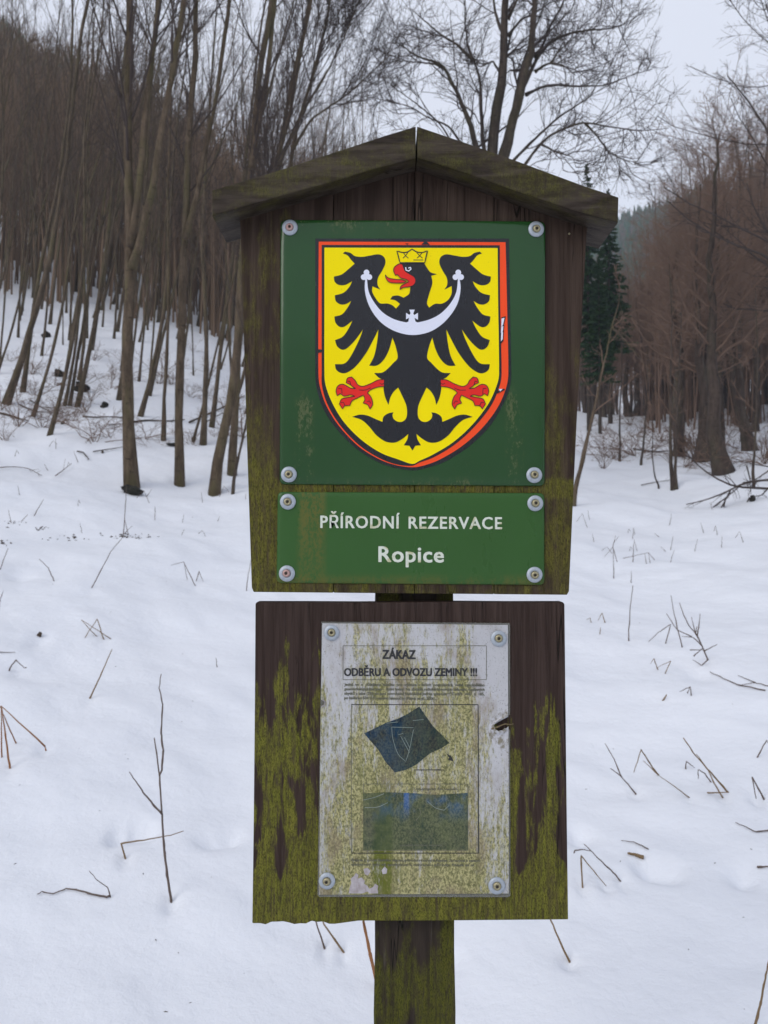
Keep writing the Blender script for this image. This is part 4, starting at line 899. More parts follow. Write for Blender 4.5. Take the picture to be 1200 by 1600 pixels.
# ---- the right wood
G_R = 'trees of the wood on the right'; LAB_R = 'bare tree with dense reddish brown twigs in the right wood'
cnt = 0; tries = 0; rp = []
while cnt < 120 and tries < 6000:
    tries += 1
    r_ = 23 + 42 * rng.random(); px = rng.uniform(915, 1330)
    if px < 1060 and r_ < 36: continue
    x = (px - 600) / FPX * r_; y = r_ - 1.2
    if any((x - a) ** 2 + (y - c) ** 2 < 1.4 ** 2 for a, c in rp): continue
    rp.append((x, y)); cnt += 1
    top = np.interp(px, [915, 1000, 1045, 1110, 1330], [440, 425, 345, 250, 90])      # the wood's outline rises to the right
    H = (840 - top) / FPX * r_ + 1.5 - ground(x, y); st_ = H < 8.5; s = np.clip(H / (8.0 if st_ else 16.0) * rng.uniform(0.72, 1.1), 0.45, 1.5)
    make_tree('wood_tree', (x, y, ground(x, y) - 0.1), *(SP_[rng.integers(4)] if st_ else BP[rng.integers(5)]), LAB_R, G_R, (math.radians(rng.uniform(-4, 4)), math.radians(rng.uniform(-4, 4)), rng.uniform(0, 6.28)), float(s))

# ---- spruces behind the right edge of the roof
def spruce_mesh(seed, H, R):
    rng = np.random.default_rng(seed); gt = Geo(); gt.add(*tubes(resample([(0, 0, -0.3), (0, 0, H * .5), (0, 0, H)], 12)[None], np.linspace(0.16, 0.01, 12)[None], 7))
    n = 420; z = H * (0.30 + 0.70 * np.sort(rng.random(n)) ** 0.9); ln = R * (1 - (z / H)) ** 0.85 * rng.uniform(0.7, 1.15, n) + 0.05
    az = rng.uniform(0, 2 * math.pi, n); k = 7; t = np.linspace(0, 1, k)
    out = np.zeros((n, k, 3)); out[..., 0] = np.cos(az)[:, None] * ln[:, None] * t; out[..., 1] = np.sin(az)[:, None] * ln[:, None] * t
    out[..., 2] = z[:, None] + ln[:, None] * (-0.55 * t + 0.30 * t * t + 0.05)
    gc = Geo(); gc.add(*tubes(out, np.linspace(0.018, 0.004, k)[None].repeat(n, 0), 3))
    m = 48; tt = rng.uniform(0.08, 1.0, (n, m)); i = np.clip((tt * (k - 1)).astype(int), 0, k - 2); f = (tt * (k - 1) - i)[..., None]; bi = np.arange(n)[:, None]
    p = (out[bi, i] * (1 - f) + out[bi, i + 1] * f).reshape(-1, 3)
    d = unit(out[:, -1] - out[:, 0])[:, None].repeat(m, 1).reshape(-1, 3); side = unit(np.cross(d, [0, 0, 1])) * rng.choice([-1, 1], len(p))[:, None]
    q = unit(d * rng.uniform(0.3, 0.9, (len(p), 1)) + side * 0.8 + np.array([0, 0, -0.45]) + rng.normal(size=p.shape) * 0.25)
    l = rng.uniform(0.16, 0.38, (len(p), 1)) * np.clip(1.15 - p[:, 2:3] / H, 0.25, 1); w = unit(np.cross(q, rng.normal(size=p.shape))) * 0.045
    V = np.stack([p - w, p + w, p + q * l + w * 0.3, p + q * l - w * 0.3], 1).reshape(-1, 3); a = np.arange(len(p))[:, None] * 4 + np.arange(4)[None]
    gc.add(V, [a])
    return gt.mesh('trunk', M_BARKD), gc.mesh('crown', M_NEEDLE)
S1 = spruce_mesh(1, 17, 2.3); S2 = spruce_mesh(2, 15, 2.1)
for px, toppy, dep, sm, H, lab in ((917, 256, 30, S1, 17, 'dark green spruce whose tip shows above the right roof slope'), (950, 296, 34, S2, 15, 'dark green spruce beside the right end of the roof'), (935, 400, 29, S2, 15, 'lower dark spruce filling the gap beside the sign')):
    top = P(px, toppy, dep - 1.2); g0 = ground(top[0], top[1]); s = (top[2] - g0) / H
    e = make_tree('spruce', (top[0], top[1], g0), sm[0], sm[1], lab, 'spruces beside the sign', (0, 0, dep), float(s))

# ------------------------------------------------------------------ undergrowth shrubs at the right wood edge
def shrub_mesh(seed):
    rng = np.random.default_rng(seed); n = 9
    d = unit(np.stack([rng.normal(size=n) * 0.7, rng.normal(size=n) * 0.7, rng.uniform(0.5, 1.2, n)], 1)); ln = rng.uniform(0.7, 1.8, n)
    t = np.linspace(0, 1, 7); out = d[:, None] * ln[:, None, None] * t[None, :, None] + np.cumsum(rng.normal(size=(n, 7, 3)) * 0.05, 1) * (t > 0)[None, :, None]
    out[..., 2] -= 0.25 * t ** 2 * ln[:, None]; rad = np.linspace(0.012, 0.003, 7)[None].repeat(n, 0)
    g = Geo(); g.add(*tubes(out, rad, 4))
    a, b = grow(out, rad, 7, 0.2, 1, (25, 60), (0.25, 0.5), 5, rng, 0.05, 0.15, 0.6, rmin=0.005); g.add(*tubes(a, b, 3))
    a, b = grow(a, b, 4, 0.2, 1, (25, 60), (0.3, 0.6), 3, rng, 0.0, 0.15, 0.6, rmin=0.003); g.add(*tubes(a, b, 3))
    return g.mesh('shrub', M_TWIGR)
SH = [shrub_mesh(300 + i) for i in range(4)]
rng = np.random.default_rng(9); c = 0
while c < 30:
    px, py = rng.uniform(905, 1200), rng.uniform(650, 735)
    q = hit(px, py); o = link(bpy.data.objects.new('shrub', SH[rng.integers(4)])); o.location = (q[0], q[1], q[2] - 0.05); o.rotation_euler = (0, 0, rng.uniform(0, 6)); o.scale = (float(rng.uniform(0.4, 1.25)),) * 3
    tag(o, 'tangled bare shrub in the snowy undergrowth of the right wood', 'shrub', 'undergrowth shrubs on the right'); c += 1
c = 0
while c < 40:
    px, py = rng.uniform(0, 380), rng.uniform(530, 700)
    q = hit(px, py); o = link(bpy.data.objects.new('shrub', SH[rng.integers(4)])); o.location = (q[0], q[1], q[2] - 0.05); o.rotation_euler = (0, 0, rng.uniform(0, 6)); o.scale = (float(rng.uniform(0.25, 0.7)),) * 3
    tag(o, 'small bare brushwood sprig between the trunks on the left slope', 'shrub', 'brushwood sprigs on the left'); c += 1

# ------------------------------------------------------------------ dry stems in the snow
def z5(p): return [(a / 3.0, 780 + b / 3.0) for a, b in p]
def z6(p): return [(a / 3.0, 1180 + b / 3.0) for a, b in p]
def z7(p): return [(860 + a / ZS, 820 + b / ZS) for a, b in p]
def z8(p): return [(860 + a / ZS, 1180 + b / ZS) for a, b in p]
SCNT = 0
def plant(name, label, strokes, mat, w=2.4, cat='dry stem', both=(), flatlie=False, group='dry stems in the snow', gnd=(0,)):
    """strokes in picture points; the lowest end of each stands in the snow at that spot"""
    global SCNT; SCNT += 1
    rng = np.random.default_rng(400 + SCNT); g = Geo(); low = max((p for s in strokes for p in s), key=lambda p: p[1])
    b0 = hit(*low); D0 = b0[1]
    for k, s in enumerate(strokes):
        lowi = int(np.argmax([p[1] for p in s])); n_ = len(s)
        own = k in gnd
        Dk = hit(*s[lowi])[1] if own else D0
        if abs(Dk - D0) > 0.3 * (D0 + 1.2): Dk = D0
        far_i = 0 if lowi > 0 else n_ - 1
        pts = []
        for j, (x, y) in enumerate(s):
            if flatlie: q = hit(x, y) + np.array([0, 0, 0.006])
            elif k in both and j in (0, n_ - 1): q = hit(x, y) + np.array([0, 0, -0.01])
            else:
                f = abs(j - lowi) / max(abs(far_i - lowi), 1)
                q = P(x, y, Dk + (D0 - Dk) * min(f, 1.0))
            pts.append(q)
        pts = np.array(pts)
        if not flatlie and (own or k == 0):
            nx = pts[lowi - 1] if lowi > 0 else pts[1]; e_ = pts[lowi] + unit(pts[lowi] - nx) * 0.04
            if lowi == n_ - 1: pts = np.vstack([pts, e_])
            elif lowi == 0: pts = np.vstack([e_, pts])
        n = max(5, len(pts) * 3)
        d = np.r_[0, np.cumsum(np.linalg.norm(np.diff(pts, axis=0), axis=1))]; t = np.linspace(0, d[-1], n); t = np.sort(np.r_[t, d[1:-1]])
        q = np.stack([np.interp(t, d, pts[:, c_]) for c_ in range(3)], 1)
        q[1:-1] += rng.normal(size=(len(q) - 2, 3)) * 0.0006 * (D0 + 1.2) / 3
        ww = w if k == 0 else w * 0.75
        up = s[0][1] < s[-1][1]
        r0, r1 = (0.42, 1.0) if up else (1.0, 0.42)
        rad = np.linspace(r0, r1, len(q)) * ww / 2 * (D0 + 1.2) / FPX
        rad = rad * (1 + 0.25 * (rng.random(len(q)) > 0.82))
        g.add(*tubes(q[None], rad[None], 6))
    base = np.array([b0[0], b0[1], ground(b0[0], b0[1])])
    o = link(bpy.data.objects.new(name, g.mesh(name, mat, base))); o.location = base
    tag(o, label, cat, group)
    return o
plant('dry_stem', 'tall thin grass stem rising from a bare tuft on the left', [z5([(593, -60), (590, 0), (578, 170)]), z5([(584, 90), (600, 165)]), z5([(620, 125), (579, 163)])], M_STEMG, 1.6)
plant('dry_stem', 'long thin stem slanting down left below the bare tuft', [z5([(575, 178), (520, 245), (430, 415)])], M_STEMG, 1.8)
plant('dry_stem', 'short arched stem on the far left snow', [z5([(183, 280), (225, 320), (253, 385)])], M_STEMG, 1.8)
plant('dry_stem', 'bent stems left of the upper board bottom corner', [z5([(800, 310), (860, 293), (915, 405)]), z5([(862, 296), (878, 380)])], M_STEMG, 1.6, gnd=(0, 1))
plant('dry_stem', 'tiny tent-shaped stem beside the bent stems near the upper board', [z5([(920, 385), (932, 337), (952, 385)])], M_STEMG, 1.6)
plant('dry_stem', 'crossed folded straw stems like a star on the left', [z5([(392, 650), (455, 562), (490, 660)]), z5([(380, 565), (520, 655)]), z5([(380, 565), (465, 655)])], M_STEM, 2.0, both=(0,))
plant('dry_stem', 'single straight straw stem slanting below the crossed stems', [z5([(525, 703), (470, 830), (420, 935)])], M_STEM, 2.8)
plant('dry_stem', 'small arched stem near the left picture edge', [z5([(42, 805), (50, 785), (75, 753), (112, 790)]), z5([(125, 790), (112, 790)])], M_STEMG, 2.6)
plant('dry_stem', 'short stem lying flat at the left picture edge', [z5([(-10, 722), (72, 722)])], M_STEMG, 1.6, flatlie=True)
plant('dry_stem', 'cluster of rust-brown broken stalks at the left edge', [z5([(8, 975), (25, 1100), (47, 1262)]), z5([(4, 968), (212, 1160)]), z5([(6, 970), (8, 1210)]), z5([(14, 1005), (75, 1143)]), z5([(210, 1158), (216, 1180)]), z5([(-60, 1080), (5, 968)])], M_STEMR, 3.6, gnd=(0, 2, 3))
plant('bare_twig', 'tall upright twig with side shoots left of the lower board', [[(241, 1153), (246, 1185), (249, 1212), (253, 1272), (257, 1330), (262, 1372), (268, 1410)], [(252, 1053), (249, 1075), (254, 1100), (252, 1147), (255, 1173), (253, 1203), (249, 1212)], [(202, 1206), (213, 1222), (223, 1237), (238, 1255), (253, 1272)]], M_STEMG, 4.2, cat='twig')
plant('dry_stem', 'straw stalk snapped at a right angle behind the tall twig', [z6([(588, 487), (567, 413), (690, 395), (800, 375), (860, 355)])], M_STEM, 2.8)
plant('bare_twig', 'knotty twig lying on the snow with a curled tip at lower left', [z6([(175, 660), (195, 648), (250, 657), (310, 633), (360, 640), (430, 660), (500, 672), (518, 665)])], M_STEMG, 3.0, cat='twig', flatlie=True)
plant('bare_twig', 'thin curling shoot at the end of the lying twig', [z6([(418, 542), (460, 590), (505, 620), (518, 665)])], M_STEMG, 2.0, cat='twig')
plant('dry_stem', 'tiny upright stub in the middle of the left snow', [z5([(1012, 743), (1018, 787)])], M_STEMG, 1.8)
plant('dry_stem', 'thin grass stem at the left edge below the bare patches', [z5([(38, 230), (0, 330)])], M_STEMG, 1.6)
plant('dry_stem', 'thin grass stem at the left edge above the small arched stem', [z5([(15, 430), (0, 480), (-8, 540)])], M_STEMG, 1.8)
plant('dry_stem', 'thin upright stem touching the left side of the upper board', [z5([(1177, 285), (1162, 360), (1155, 430)])], M_STEMG, 1.6)
plant('dry_stem', 'thin slanting stem far up the left snow', [z5([(205, 0), (160, 78)])], M_STEMG, 1.4)
plant('dry_stem', 'short thin stem above the bare soil patch far up the left snow', [z5([(130, 72), (98, 108)])], M_STEMG, 1.4)
plant('dry_stem', 'faint folded stems farthest up the right meadow', [z7([(345, 120), (348, 200), (350, 295)]), z7([(293, 180), (345, 122), (368, 205)]), z7([(360, 60), (345, 122)])], M_STEMG, 1.5)
plant('dry_stem', 'faint stems with a slanting crossbar on the right meadow', [z7([(462, 80), (455, 205)]), z7([(400, 185), (540, 153)]), z7([(540, 153), (550, 210)]), z7([(520, 158), (530, 215)]), z7([(540, 153), (575, 195)])], M_STEMG, 1.5)
plant('dry_stem', 'tall straight thin stem on the right meadow', [z7([(455, 335), (440, 450), (430, 640)])], M_STEMG, 1.9)
plant('dry_stem', 'short thin stub above the tall straight stem on the right meadow', [z7([(447, 255), (445, 320)])], M_STEMG, 1.5)
plant('dry_stem', 'tiny pointed folded stem near the upper right corner of the lower board', [z7([(262, 528), (285, 487), (300, 540)])], M_STEM, 1.8)
plant('dry_stem', 'tiny hooked stem closest to the upper right corner of the lower board', [z7([(200, 525), (220, 512), (225, 540)])], M_STEM, 1.6)
plant('dry_stem', 'tiny upright stub under the pointed folded stem', [z7([(276, 565), (272, 603)])], M_STEM, 1.8)
plant('bare_shrub', 'small branching bare shrub on the right meadow', [z7([(712, 430), (735, 500), (760, 550), (810, 610), (845, 690), (868, 745)]), z7([(825, 490), (820, 550), (810, 610)]), z7([(778, 510), (800, 600), (827, 650)]), z7([(725, 615), (790, 622), (840, 672)]), z7([(640, 490), (700, 580), (780, 618)]), z7([(868, 745), (835, 775), (785, 745)]), z7([(920, 660), (848, 697)]), z7([(790, 725), (840, 680)]), z7([(770, 690), (845, 690)]), z7([(808, 560), (800, 600)])], M_STEMG, 2.6, cat='shrub', group=None)
plant('dry_stem', 'straight bristly stem beside the small bare shrub', [z7([(665, 390), (680, 480), (700, 570), (727, 675)])], M_STEMG, 2.0)
plant('dry_stem', 'wide folded stem just left of the small bare shrub', [z7([(540, 645), (600, 590), (665, 548), (635, 655)])], M_STEMG, 1.8)
plant('dry_stem', 'two zigzag folded stems below the small bare shrub', [z7([(553, 765), (572, 738), (592, 800)]), z7([(588, 788), (665, 750), (632, 822)])], M_STEM, 1.9)
plant('dry_stem', 'small hooked stem below the zigzag stems', [z7([(713, 920), (770, 892), (778, 942)]), z7([(770, 895), (755, 930)])], M_STEMG, 2.0)
plant('dry_stem', 'short dark stub in the middle of the right snow', [z7([(640, 935), (622, 968)])], M_STEM, 4.0)
plant('bare_twig', 'thin forked twig lying at the right picture edge', [z7([(880, 815), (960, 855), (1040, 890), (1185, 918)]), z7([(1040, 890), (1130, 875), (1230, 900)]), z7([(1033, 835), (1130, 875)])], M_STEMG, 2.2, cat='twig', flatlie=True)
plant('bare_twig', 'slanting forked twig just right of the lower board', [z8([(330, 72), (375, 105), (425, 155), (472, 216)]), z7([(300, 1205), (350, 1290), (394, 1394)])], M_STEMG, 2.8, cat='twig')
plant('dry_stem', 'long folded stalk reaching down right beside the lower board', [z7([(460, 1365), (500, 1240), (545, 1310), (595, 1380)]), z8([(595, 109.4), (680, 170), (768, 235)]), z7([(512, 1300), (595, 1380)])], M_STEM, 2.8)
plant('dry_stem', 'bundle of long stalks slanting down right', [z7([(733, 1175), (790, 1260), (870, 1350), (980, 1475)]), z7([(805, 1265), (869, 1350), (905, 1430), (952, 1507)]), z7([(865, 1478), (975, 1475)])], M_STEM, 3.4)
plant('dry_stem', 'small hooked stem nearest the bundle of long stalks', [z7([(815, 1400), (815, 1350), (850, 1370), (885, 1420)])], M_STEMG, 2.6)
plant('dry_stem', 'small hooked stem left of another beside the bundle of stalks', [z7([(745, 1345), (750, 1305), (795, 1340)])], M_STEMG, 2.4)
plant('dry_stem', 'folded stem cut by the right edge above the bundle', [z7([(1140, 1283), (1192, 1188), (1225, 1240)])], M_STEMG, 2.2)
plant('dry_stem', 'narrow folded stem near the right edge', [z8([(1135, 240), (1112, 120), (1180, 245)])], M_STEMG, 3.0)
plant('bare_twig', 'knobbly twig lying at the right edge', [z8([(1022, 378), (1080, 405), (1130, 430), (1230, 420)])], M_STEMG, 2.4, cat='twig', flatlie=True)
plant('bare_twig', 'slanting knotty twig above the straw fold by the lower board', [z8([(185, 490), (225, 528), (265, 570), (355, 655), (388, 697)]), z8([(130, 540), (135, 525), (180, 520), (225, 528)])], M_STEMG, 3.0, cat='twig')
plant('dry_stem', 'straw stalk folded like a tent right of the lower board', [z8([(178, 732), (168, 553), (240, 640), (308, 722)])], M_STEM, 3.0)
plant('bare_twig', 'short twig half buried beside a hollow in the right snow', [z8([(390, 478), (460, 487), (540, 525)])], M_STEMG, 2.0, cat='twig', flatlie=True)
plant('bark_chip', 'curled bark chip lying beside a hollow in the snow', [z8([(425, 548), (470, 556), (515, 572)])], M_STEM, 6.0, cat='bark', flatlie=True, group=None)
plant('bare_twig', 'twig end poking in at the right edge near the bottom', [z8([(1140, 625), (1230, 621)])], M_STEMG, 3.0, cat='twig', flatlie=True)
plant('dry_stem', 'stout stalk slanting out from under the right end of the lower board', [z8([(-60, 800), (0, 905), (50, 1020), (103, 1135)])], M_STEM, 4.4)
plant('dry_stem', 'stout stalk cut by the lower right corner of the picture', [z8([(1205, 1130), (1185, 1230), (1160, 1365), (1130, 1482), (1118, 1530)])], M_STEM, 4.6)
plant('dry_stem', 'thin dark stem under the left part of the lower board', [[(484, 1405), (494, 1442), (507, 1482)]], M_STEMG, 3.4)
plant('dry_stem', 'paler stem next to the dark one under the lower board', [[(492, 1405), (506, 1444), (537, 1488)]], M_STEM, 3.6)
plant('dry_stem', 'reddish stalk disappearing behind the post', [[(556, 1390), (568, 1440), (578, 1490), (592, 1545)]], M_STEMR, 6.5)
for k, pl in enumerate([[(58, 995), (64, 988), (68, 995)], [(286, 1392), (292, 1388)]]): pass
# fine far stems on the snow, too alike to tell apart
rng = np.random.default_rng(55)
for k in range(40):
    px = rng.uniform(905, 1195) if k % 2 else rng.uniform(5, 385); py = rng.uniform(795, 880) if k % 2 else rng.uniform(690, 860)
    a = rng.uniform(-9, 9); h_ = rng.uniform(6, 22)
    plant('grass_stem', 'faint thin grass stem poking from the far snow', [[(px + a, py - h_), (px + a * 0.5, py - h_ * 0.5), (px, py)]] + ([[(px + a, py - h_), (px + a * 2.2, py - h_ * 0.4)]] if k % 3 == 0 else []), M_STEMG, 1.1, cat='grass stem', group='faint grass stems in the far snow')

# ------------------------------------------------------------------ fallen wood, hanging dead boughs, stones, bare patches
def zl(p): return [(a / 4.615, 560 + b / 4.615) for a, b in p]
def zr(p): return [(880 + a / 3.75, 660 + b / 3.75) for a, b in p]
def log(label, pl, w, mat=M_BARKD, cat='branch', lift=0.03):
    pts = []
    for x, y in pl: q = hit(x, y); q[2] += lift; pts.append(q)
    D = pts[0][1] + 1.2; q = resample(np.array(pts), 12); base = q[0].copy(); rad = np.linspace(1, 0.5, 12) * w / 2 * D / FPX
    g = Geo(); g.add(*tubes(q[None], rad[None], 7))
    a, b = grow(q[None], rad[None], 4, 0.3, 0.95, (30, 60), (0.1, 0.25), 4, RNG, 0.0, 0.1, 0.4, rmin=0.004); g.add(*tubes(a, b, 3))
    o = link(bpy.data.objects.new('fallen_branch', g.mesh('fallen_branch', mat, base))); o.location = base; tag(o, label, cat, 'fallen branches on the left snow')
log('long dark fallen pole in the snow left of the nearest tree', zl([(600, 430), (700, 436), (800, 430), (880, 437), (960, 455)]), 2.6)
log('dark fallen pole in the snow right of the nearest tree', zl([(955, 470), (1060, 455), (1200, 464), (1330, 452)]), 3.2)
log('short fallen stick just below the dark pole', zl([(785, 492), (840, 486), (960, 478)]), 2.0)
log('straight fallen stick left of the nearest tree foot', zl([(672, 686), (780, 668), (885, 652)]), 2.0)
log('forked dark branch lying at the left edge below the stand', zl([(-20, 400), (60, 420), (120, 440), (205, 462)]), 3.4)
log('thin arched branch on the snow at the left edge', zl([(-10, 803), (100, 795), (200, 805), (300, 860)]), 1.6, M_STEMG)
log('thin loose stick on the left snow beside the arched branch', zl([(400, 862), (450, 825), (515, 772)]), 1.8, M_STEMG)
log('small dark broken branch in the middle of the left snow', zl([(555, 683), (600, 690), (640, 740)]), 2.4)
log('fallen crown branch leaning among trunks beside the sign', [(296, 662), (318, 652), (345, 640), (382, 620)], 3.4)
log('second fallen branch in the heap beside the sign', [(300, 688), (320, 662), (352, 645), (380, 640)], 2.6)
log('thin branch in the brush heap at the left edge', zl([(215, 310), (290, 360), (385, 405)]), 2.0)
log('lowest branch of the brush heap at the left edge', zl([(140, 345), (260, 395), (370, 400)]), 2.2)
log('arched branch of the brush heap at the left edge', zl([(330, 362), (400, 372), (460, 402)]), 1.6)
log('long pole lying on the snow in front of the right wood', zr([(410, 160), (480, 172), (560, 178), (640, 172)]), 3.0)
log('thin stick on the snow left of the twin dark stems', zr([(458, 376), (530, 360), (640, 345)]), 1.8)
# dead boughs hanging over the right edge
boughs = [[(1260, 330), (1200, 340), (1060, 345), (980, 400), (900, 430), (830, 460), (720, 480)], [(1062, 350), (980, 420), (900, 480), (840, 560)], [(950, 450), (940, 500), (880, 580)], [(1260, 392), (1200, 388), (1110, 380), (1000, 385), (900, 330), (800, 270), (700, 150)],
          [(1092, 440), (1050, 520), (1040, 610)], [(1060, 530), (1100, 610)], [(1260, 250), (1200, 285), (1120, 340), (1065, 350)], [(1260, 270), (1200, 258), (1090, 240), (990, 210)], [(980, 400), (920, 510), (870, 560)], [(920, 465), (850, 520), (780, 555)], [(1200, 388), (1160, 430), (1095, 435)], [(1075, 255), (1095, 330), (1100, 400)]]
D = 12.6; g = Geo(); st = []
rng = np.random.default_rng(66)
for k, bl in enumerate(boughs):
    pts = np.array([P(x, y, D - 1.2 + rng.normal() * 0.12 + 0.2 * math.sin(k * 2.1) * j / len(bl)) for j, (x, y) in enumerate(zr(bl))])
    if k == 0 or k == 3: pass
    st.append((resample(pts, 10)[None], (np.linspace(1.9, 0.7, 10) * (1.5 if k in (0, 3) else 0.9) * D / FPX / 2 * 1.5)[None]))
gb = Geo()
for q, r in st: gb.add(*tubes(q, r, 5))
par = np.concatenate([s[0] for s in st]); pr = np.concatenate([s[1] for s in st])
a, b = grow(par, pr, 7, 0.2, 1, (20, 55), (0.18, 0.4), 5, rng, -0.15, 0.14, 0.55, rmin=0.004); gb.add(*tubes(a, b, 3))
a, b = grow(a, b, 3, 0.2, 1, (20, 55), (0.3, 0.5), 3, rng, -0.1, 0.14, 0.6, rmin=0.0025); gb.add(*tubes(a, b, 3))
bp = hit(1190, 800); base = np.array([P(1215, 750, D - 1.2)[0], D - 1.2, 0]); base[2] = ground(base[0], base[1])
o = link(bpy.data.objects.new('dead_boughs', gb.mesh('dead_boughs', M_TWIGD, base))); o.location = base
tag(o, 'spray of dead grey boughs hanging low over the snow at the right edge', 'branch')
def rock(px, py, wpx, hpx, label, seed, mat=M_ROCK, cat='rock', name='rock', group=None, sink=0.25):
    q = hit(px, py); D = q[1] + 1.2; s = D / FPX; rng = np.random.default_rng(seed)
    bm = bmesh.new(); bmesh.ops.create_icosphere(bm, subdivisions=3, radius=1.0)
    ph = rng.uniform(0, 6, 9)
    for v in bm.verts:
        c = v.co; f = 1 + 0.22 * math.sin(c.x * 3 + ph[0]) * math.cos(c.y * 2.5 + ph[1]) + 0.16 * math.sin(c.z * 4 + ph[2] + c.x * 2) + 0.10 * math.sin(c.x * 8 + c.z * 6 + ph[3])
        v.co = Vector((c.x * f * wpx * s / 2, c.y * f * wpx * s / 2.4, c.z * f * hpx * s / 1.6))
    o = bm_obj(name, bm, mat, None, (0, 0, 0), 0, False); o.location = (q[0], q[1], q[2] + hpx * s * (0.5 - sink)); tag(o, label, cat, group)
rock(207, 772, 33, 17, 'dark wedge-shaped rock at the foot of the nearest left tree', 1)
rock(126, 612, 22, 17, 'dark boulder between trunks on the left slope', 2, group='dark rocks on the left slope')
rock(163, 636, 12, 9, 'small dark rock on the snow right of the boulder', 3, group='dark rocks on the left slope')
rock(93, 588, 18, 12, 'dark rock left of the boulder among the trunks', 4, group='dark rocks on the left slope')
rock(72, 527, 14, 10, 'dark rock high up among the left trunks', 5, group='dark rocks on the left slope')
rock(274, 696, 24, 5, 'flat dark rock behind the two-stemmed tree', 6, group='dark rocks on the left slope')
rock(1176, 783, 8, 10, 'small black stub below the hanging dead boughs', 7, cat='stub', name='stub')
rock(98, 663, 6, 4, 'small dark clod on the snow left of the loose sticks', 8, M_SOIL, 'clod', 'soil_clod', 'dark clods on the snow', 0.1)
rock(62, 994, 7, 6, 'dark clod sunk in the snow near the crossed straw stems', 9, M_SOIL, 'clod', 'soil_clod', 'dark clods on the snow', 0.1)
rock(160, 708, 4, 4, 'tiny dark clod below the straight fallen stick', 10, M_SOIL, 'clod', 'soil_clod', 'dark clods on the snow', 0.1)
rng = np.random.default_rng(88); g = Geo()
for cx, cy, sx, sy, n in ((62, 826, 14, 3, 16), (20, 818, 18, 4, 14), (4, 850, 10, 5, 14), (190, 838, 22, 4, 34), (222, 839, 18, 3, 18), (105, 842, 34, 4, 14), (112, 840, 12, 3, 8)):
    for _ in range(n):
        q = hit(cx + rng.normal() * sx * 0.6, cy + rng.normal() * sy * 0.6); s = rng.uniform(0.004, 0.013)
        d = rng.normal(size=3); d[2] *= 0.25; d = unit(d)
        pts = np.array([q - d * s * 1.5, q + [0, 0, s * 0.4], q + d * s * 1.5]); g.add(*tubes(pts[None], np.array([[0.3, 1, 0.3]]) * s * 0.55, 5))
o = link(bpy.data.objects.new('leaf_litter', g.mesh('leaf_litter', M_SOIL))); tag(o, 'dark leaf litter and soil showing through the snow on the left', 'leaf litter', None, 'stuff')

g = Geo()
for _ in range(45):
    px = rng.choice([rng.uniform(0, 385), rng.uniform(895, 1200)]); py = rng.uniform(760, 1590)
    q = hit(px, py); s_ = rng.uniform(0.001, 0.003) * (1 + (q[1] + 1.2) * 0.12); d = rng.normal(size=3); d[2] = 0; d = unit(d)
    pts = np.array([q - d * s_ * 2, q + [0, 0, s_ * 0.3], q + d * s_ * 2]); g.add(*tubes(pts[None], np.array([[0.3, 1, 0.3]]) * s_ * 0.5, 4))
o = link(bpy.data.objects.new('bark_crumbs', g.mesh('bark_crumbs', M_SOIL))); tag(o, 'scattered bark crumbs and needles on the snow', 'debris', None, 'stuff')

# ------------------------------------------------------------------ far woods
def far_wood(name, label, pts, seed, mat, thin=1.0, hs_=1.0):
    rng = np.random.default_rng(seed); n = len(pts); H = rng.uniform(7.5, 12.5, n) * hs_
    base = np.array([(x, y, z - 0.3) for x, y, z in pts]); lean = rng.normal(size=(n, 2)) * 0.05
    k = 4; t = np.linspace(0, 1, k)
    st = base[:, None] + np.stack([lean[:, :1] * H[:, None] * t, lean[:, 1:] * H[:, None] * t, H[:, None] * t], -1)
    g = Geo(); rad = (rng.uniform(0.07, 0.13, n)[:, None] * thin * np.linspace(1, 0.15, k)[None]); g.add(*tubes(st, rad, 3))
    a, b = grow(st, rad, 7, 0.28, 0.98, (25, 60), (0.18, 0.36), 3, rng, 0.3, 0.1, 0.5, rmin=0.03 * thin * thin); g.add(*tubes(a, b, 3))
    # fine twigs as thin slivers
    m = 4; B = len(a); tt = rng.uniform(0.3, 1, (B, m, 1)); p = (a[:, :1] * (1 - tt) + a[:, -1:] * tt).reshape(-1, 3)
    d = unit(unit(a[:, -1] - a[:, 0])[:, None].repeat(m, 1).reshape(-1, 3) + rng.normal(size=(B * m, 3)) * 0.55); l = rng.uniform(0.6, 1.4, (B * m, 1)); w = unit(np.cross(d, rng.normal(size=d.shape))) * 0.035 * thin * thin
    V = np.stack([p - w, p + w, p + d * l], 1).reshape(-1, 3); g.add(V, [np.arange(B * m * 3).reshape(-1, 3)])
    o = link(bpy.data.objects.new(name, g.mesh(name, mat, (0, 0, 0), False))); tag(o, label, 'wood', None, 'stuff')
rng = np.random.default_rng(123)
def scatter(n, pxr, rr_, pw=1.0):
    px = rng.uniform(*pxr, n); r = rr_[0] + (rr_[1] - rr_[0]) * rng.random(n) ** pw
    x = (px - 600) / FPX * r; y = r - 1.2; return np.stack([x, y, terrain(x, y)], 1)
far_wood('hillside_wood', 'bare brown wood covering the hillside on the left', np.concatenate([scatter(1300, (-250, 640), (48, 95)), scatter(1500, (-250, 700), (95, 165)), scatter(600, (-1500, -250), (50, 150))]), 1, M_TWIG)
far_wood('thicket', 'dense thicket of thin brown stems between the left trees', np.concatenate([scatter(1700, (-220, 590), (26, 62)), scatter(520, (-1500, -220), (17, 62))]), 4, M_TWIG, thin=0.5, hs_=0.8)
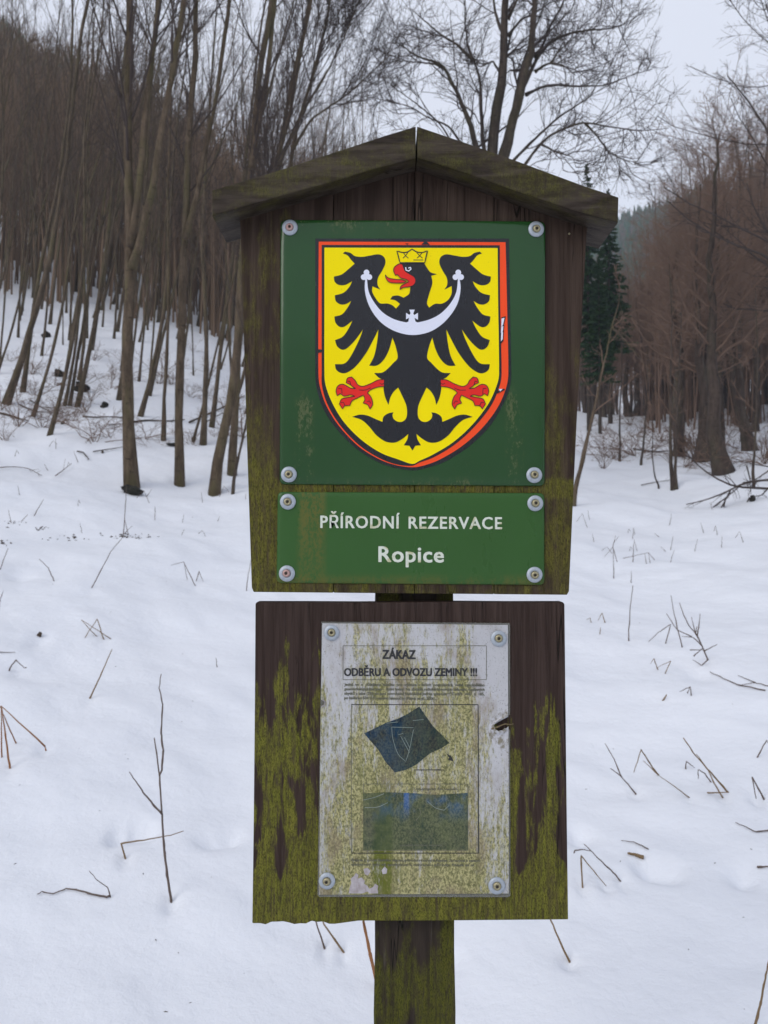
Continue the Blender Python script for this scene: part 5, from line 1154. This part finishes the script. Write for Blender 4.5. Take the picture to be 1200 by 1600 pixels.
far_wood('thicket', 'dense thicket of thin grey-brown stems in the right wood', np.concatenate([scatter(650, (1010, 1380), (30, 64)), scatter(320, (1380, 2500), (20, 62))]), 5, M_TWIGR, thin=0.55, hs_=0.8)
far_wood('valley_wood', 'bare brown wood filling the valley on the right', np.concatenate([scatter(450, (880, 1400), (62, 140)), scatter(350, (600, 900), (50, 140)), scatter(300, (1400, 2500), (62, 200)), scatter(1300, (600, 1400), (140, 310)), scatter(1100, (910, 1090), (150, 305))]), 2, M_TWIGR)
def far_spruces(name, label, pts, seed):
    rng = np.random.default_rng(seed); n = len(pts); H = rng.uniform(7, 13, n); R = H * rng.uniform(0.13, 0.2, n); g = Geo(); k = 7
    an = np.arange(k) * 2 * math.pi / k
    for lo, hi, w in ((0.12, 0.55, 1.0), (0.35, 0.8, 0.72), (0.6, 1.0, 0.45)):
        rr_ = R[:, None] * w * rng.uniform(0.7, 1.2, (n, k)); ring = np.stack([pts[:, :1] + np.cos(an) * rr_, pts[:, 1:2] + np.sin(an) * rr_, pts[:, 2:3] + H[:, None] * (lo + rng.uniform(-0.05, 0.05, (n, k)))], -1)
        tip = np.stack([pts[:, 0], pts[:, 1], pts[:, 2] + H * hi], -1)[:, None]
        V = np.concatenate([ring, tip], 1).reshape(-1, 3); b_ = np.arange(n)[:, None] * (k + 1); j = np.arange(k)[None]
        g.add(V, [np.stack([b_ + j, b_ + (j + 1) % k, b_ + k + 0 * j], -1).reshape(-1, 3)])
    o = link(bpy.data.objects.new(name, g.mesh(name, M_NEEDLE, (0, 0, 0), False))); tag(o, label, 'wood', None, 'stuff')
far_spruces('far_spruce_wood', 'far dark spruce wood on the blue ridge right of the roof', np.concatenate([scatter(1300, (900, 1120), (150, 308)), scatter(500, (600, 1350), (220, 308))]), 6)
far_spruces('far_spruce_wood', 'far spruces along the hazy ridge on the left', scatter(420, (-200, 620), (105, 165)), 7)
th_ = rng.uniform(1.75, 4.55, 420); r_ = rng.uniform(30, 80, 420); x_ = np.sin(th_) * r_; y_ = np.cos(th_) * r_ - 1.2
far_wood('rear_wood', 'bare wood standing behind the viewer', np.stack([x_, y_, terrain(x_, y_)], 1), 3, M_TWIG)

# ------------------------------------------------------------------ haze
hz = bmesh.new(); bmesh.ops.create_cube(hz, size=1.0)
for v in hz.verts: v.co = Vector((v.co.x * 880, v.co.y * 880, (v.co.z + 0.5) * 200 - 8))
mh = bpy.data.materials.new('haze'); mh.use_nodes = True; t = mh.node_tree; t.nodes.clear()
pv = t.nodes.new('ShaderNodeVolumePrincipled'); pv.inputs['Color'].default_value = (0.72, 0.84, 1.0, 1); pv.inputs['Density'].default_value = 0.0007; pv.inputs['Anisotropy'].default_value = 0.0
mo = t.nodes.new('ShaderNodeOutputMaterial'); t.links.new(pv.outputs[0], mo.inputs['Volume'])
me = bpy.data.meshes.new('haze'); hz.to_mesh(me); hz.free(); me.materials.append(mh)
o = link(bpy.data.objects.new('haze', me)); tag(o, 'thin pale winter haze over the valley', 'haze', None, 'stuff')
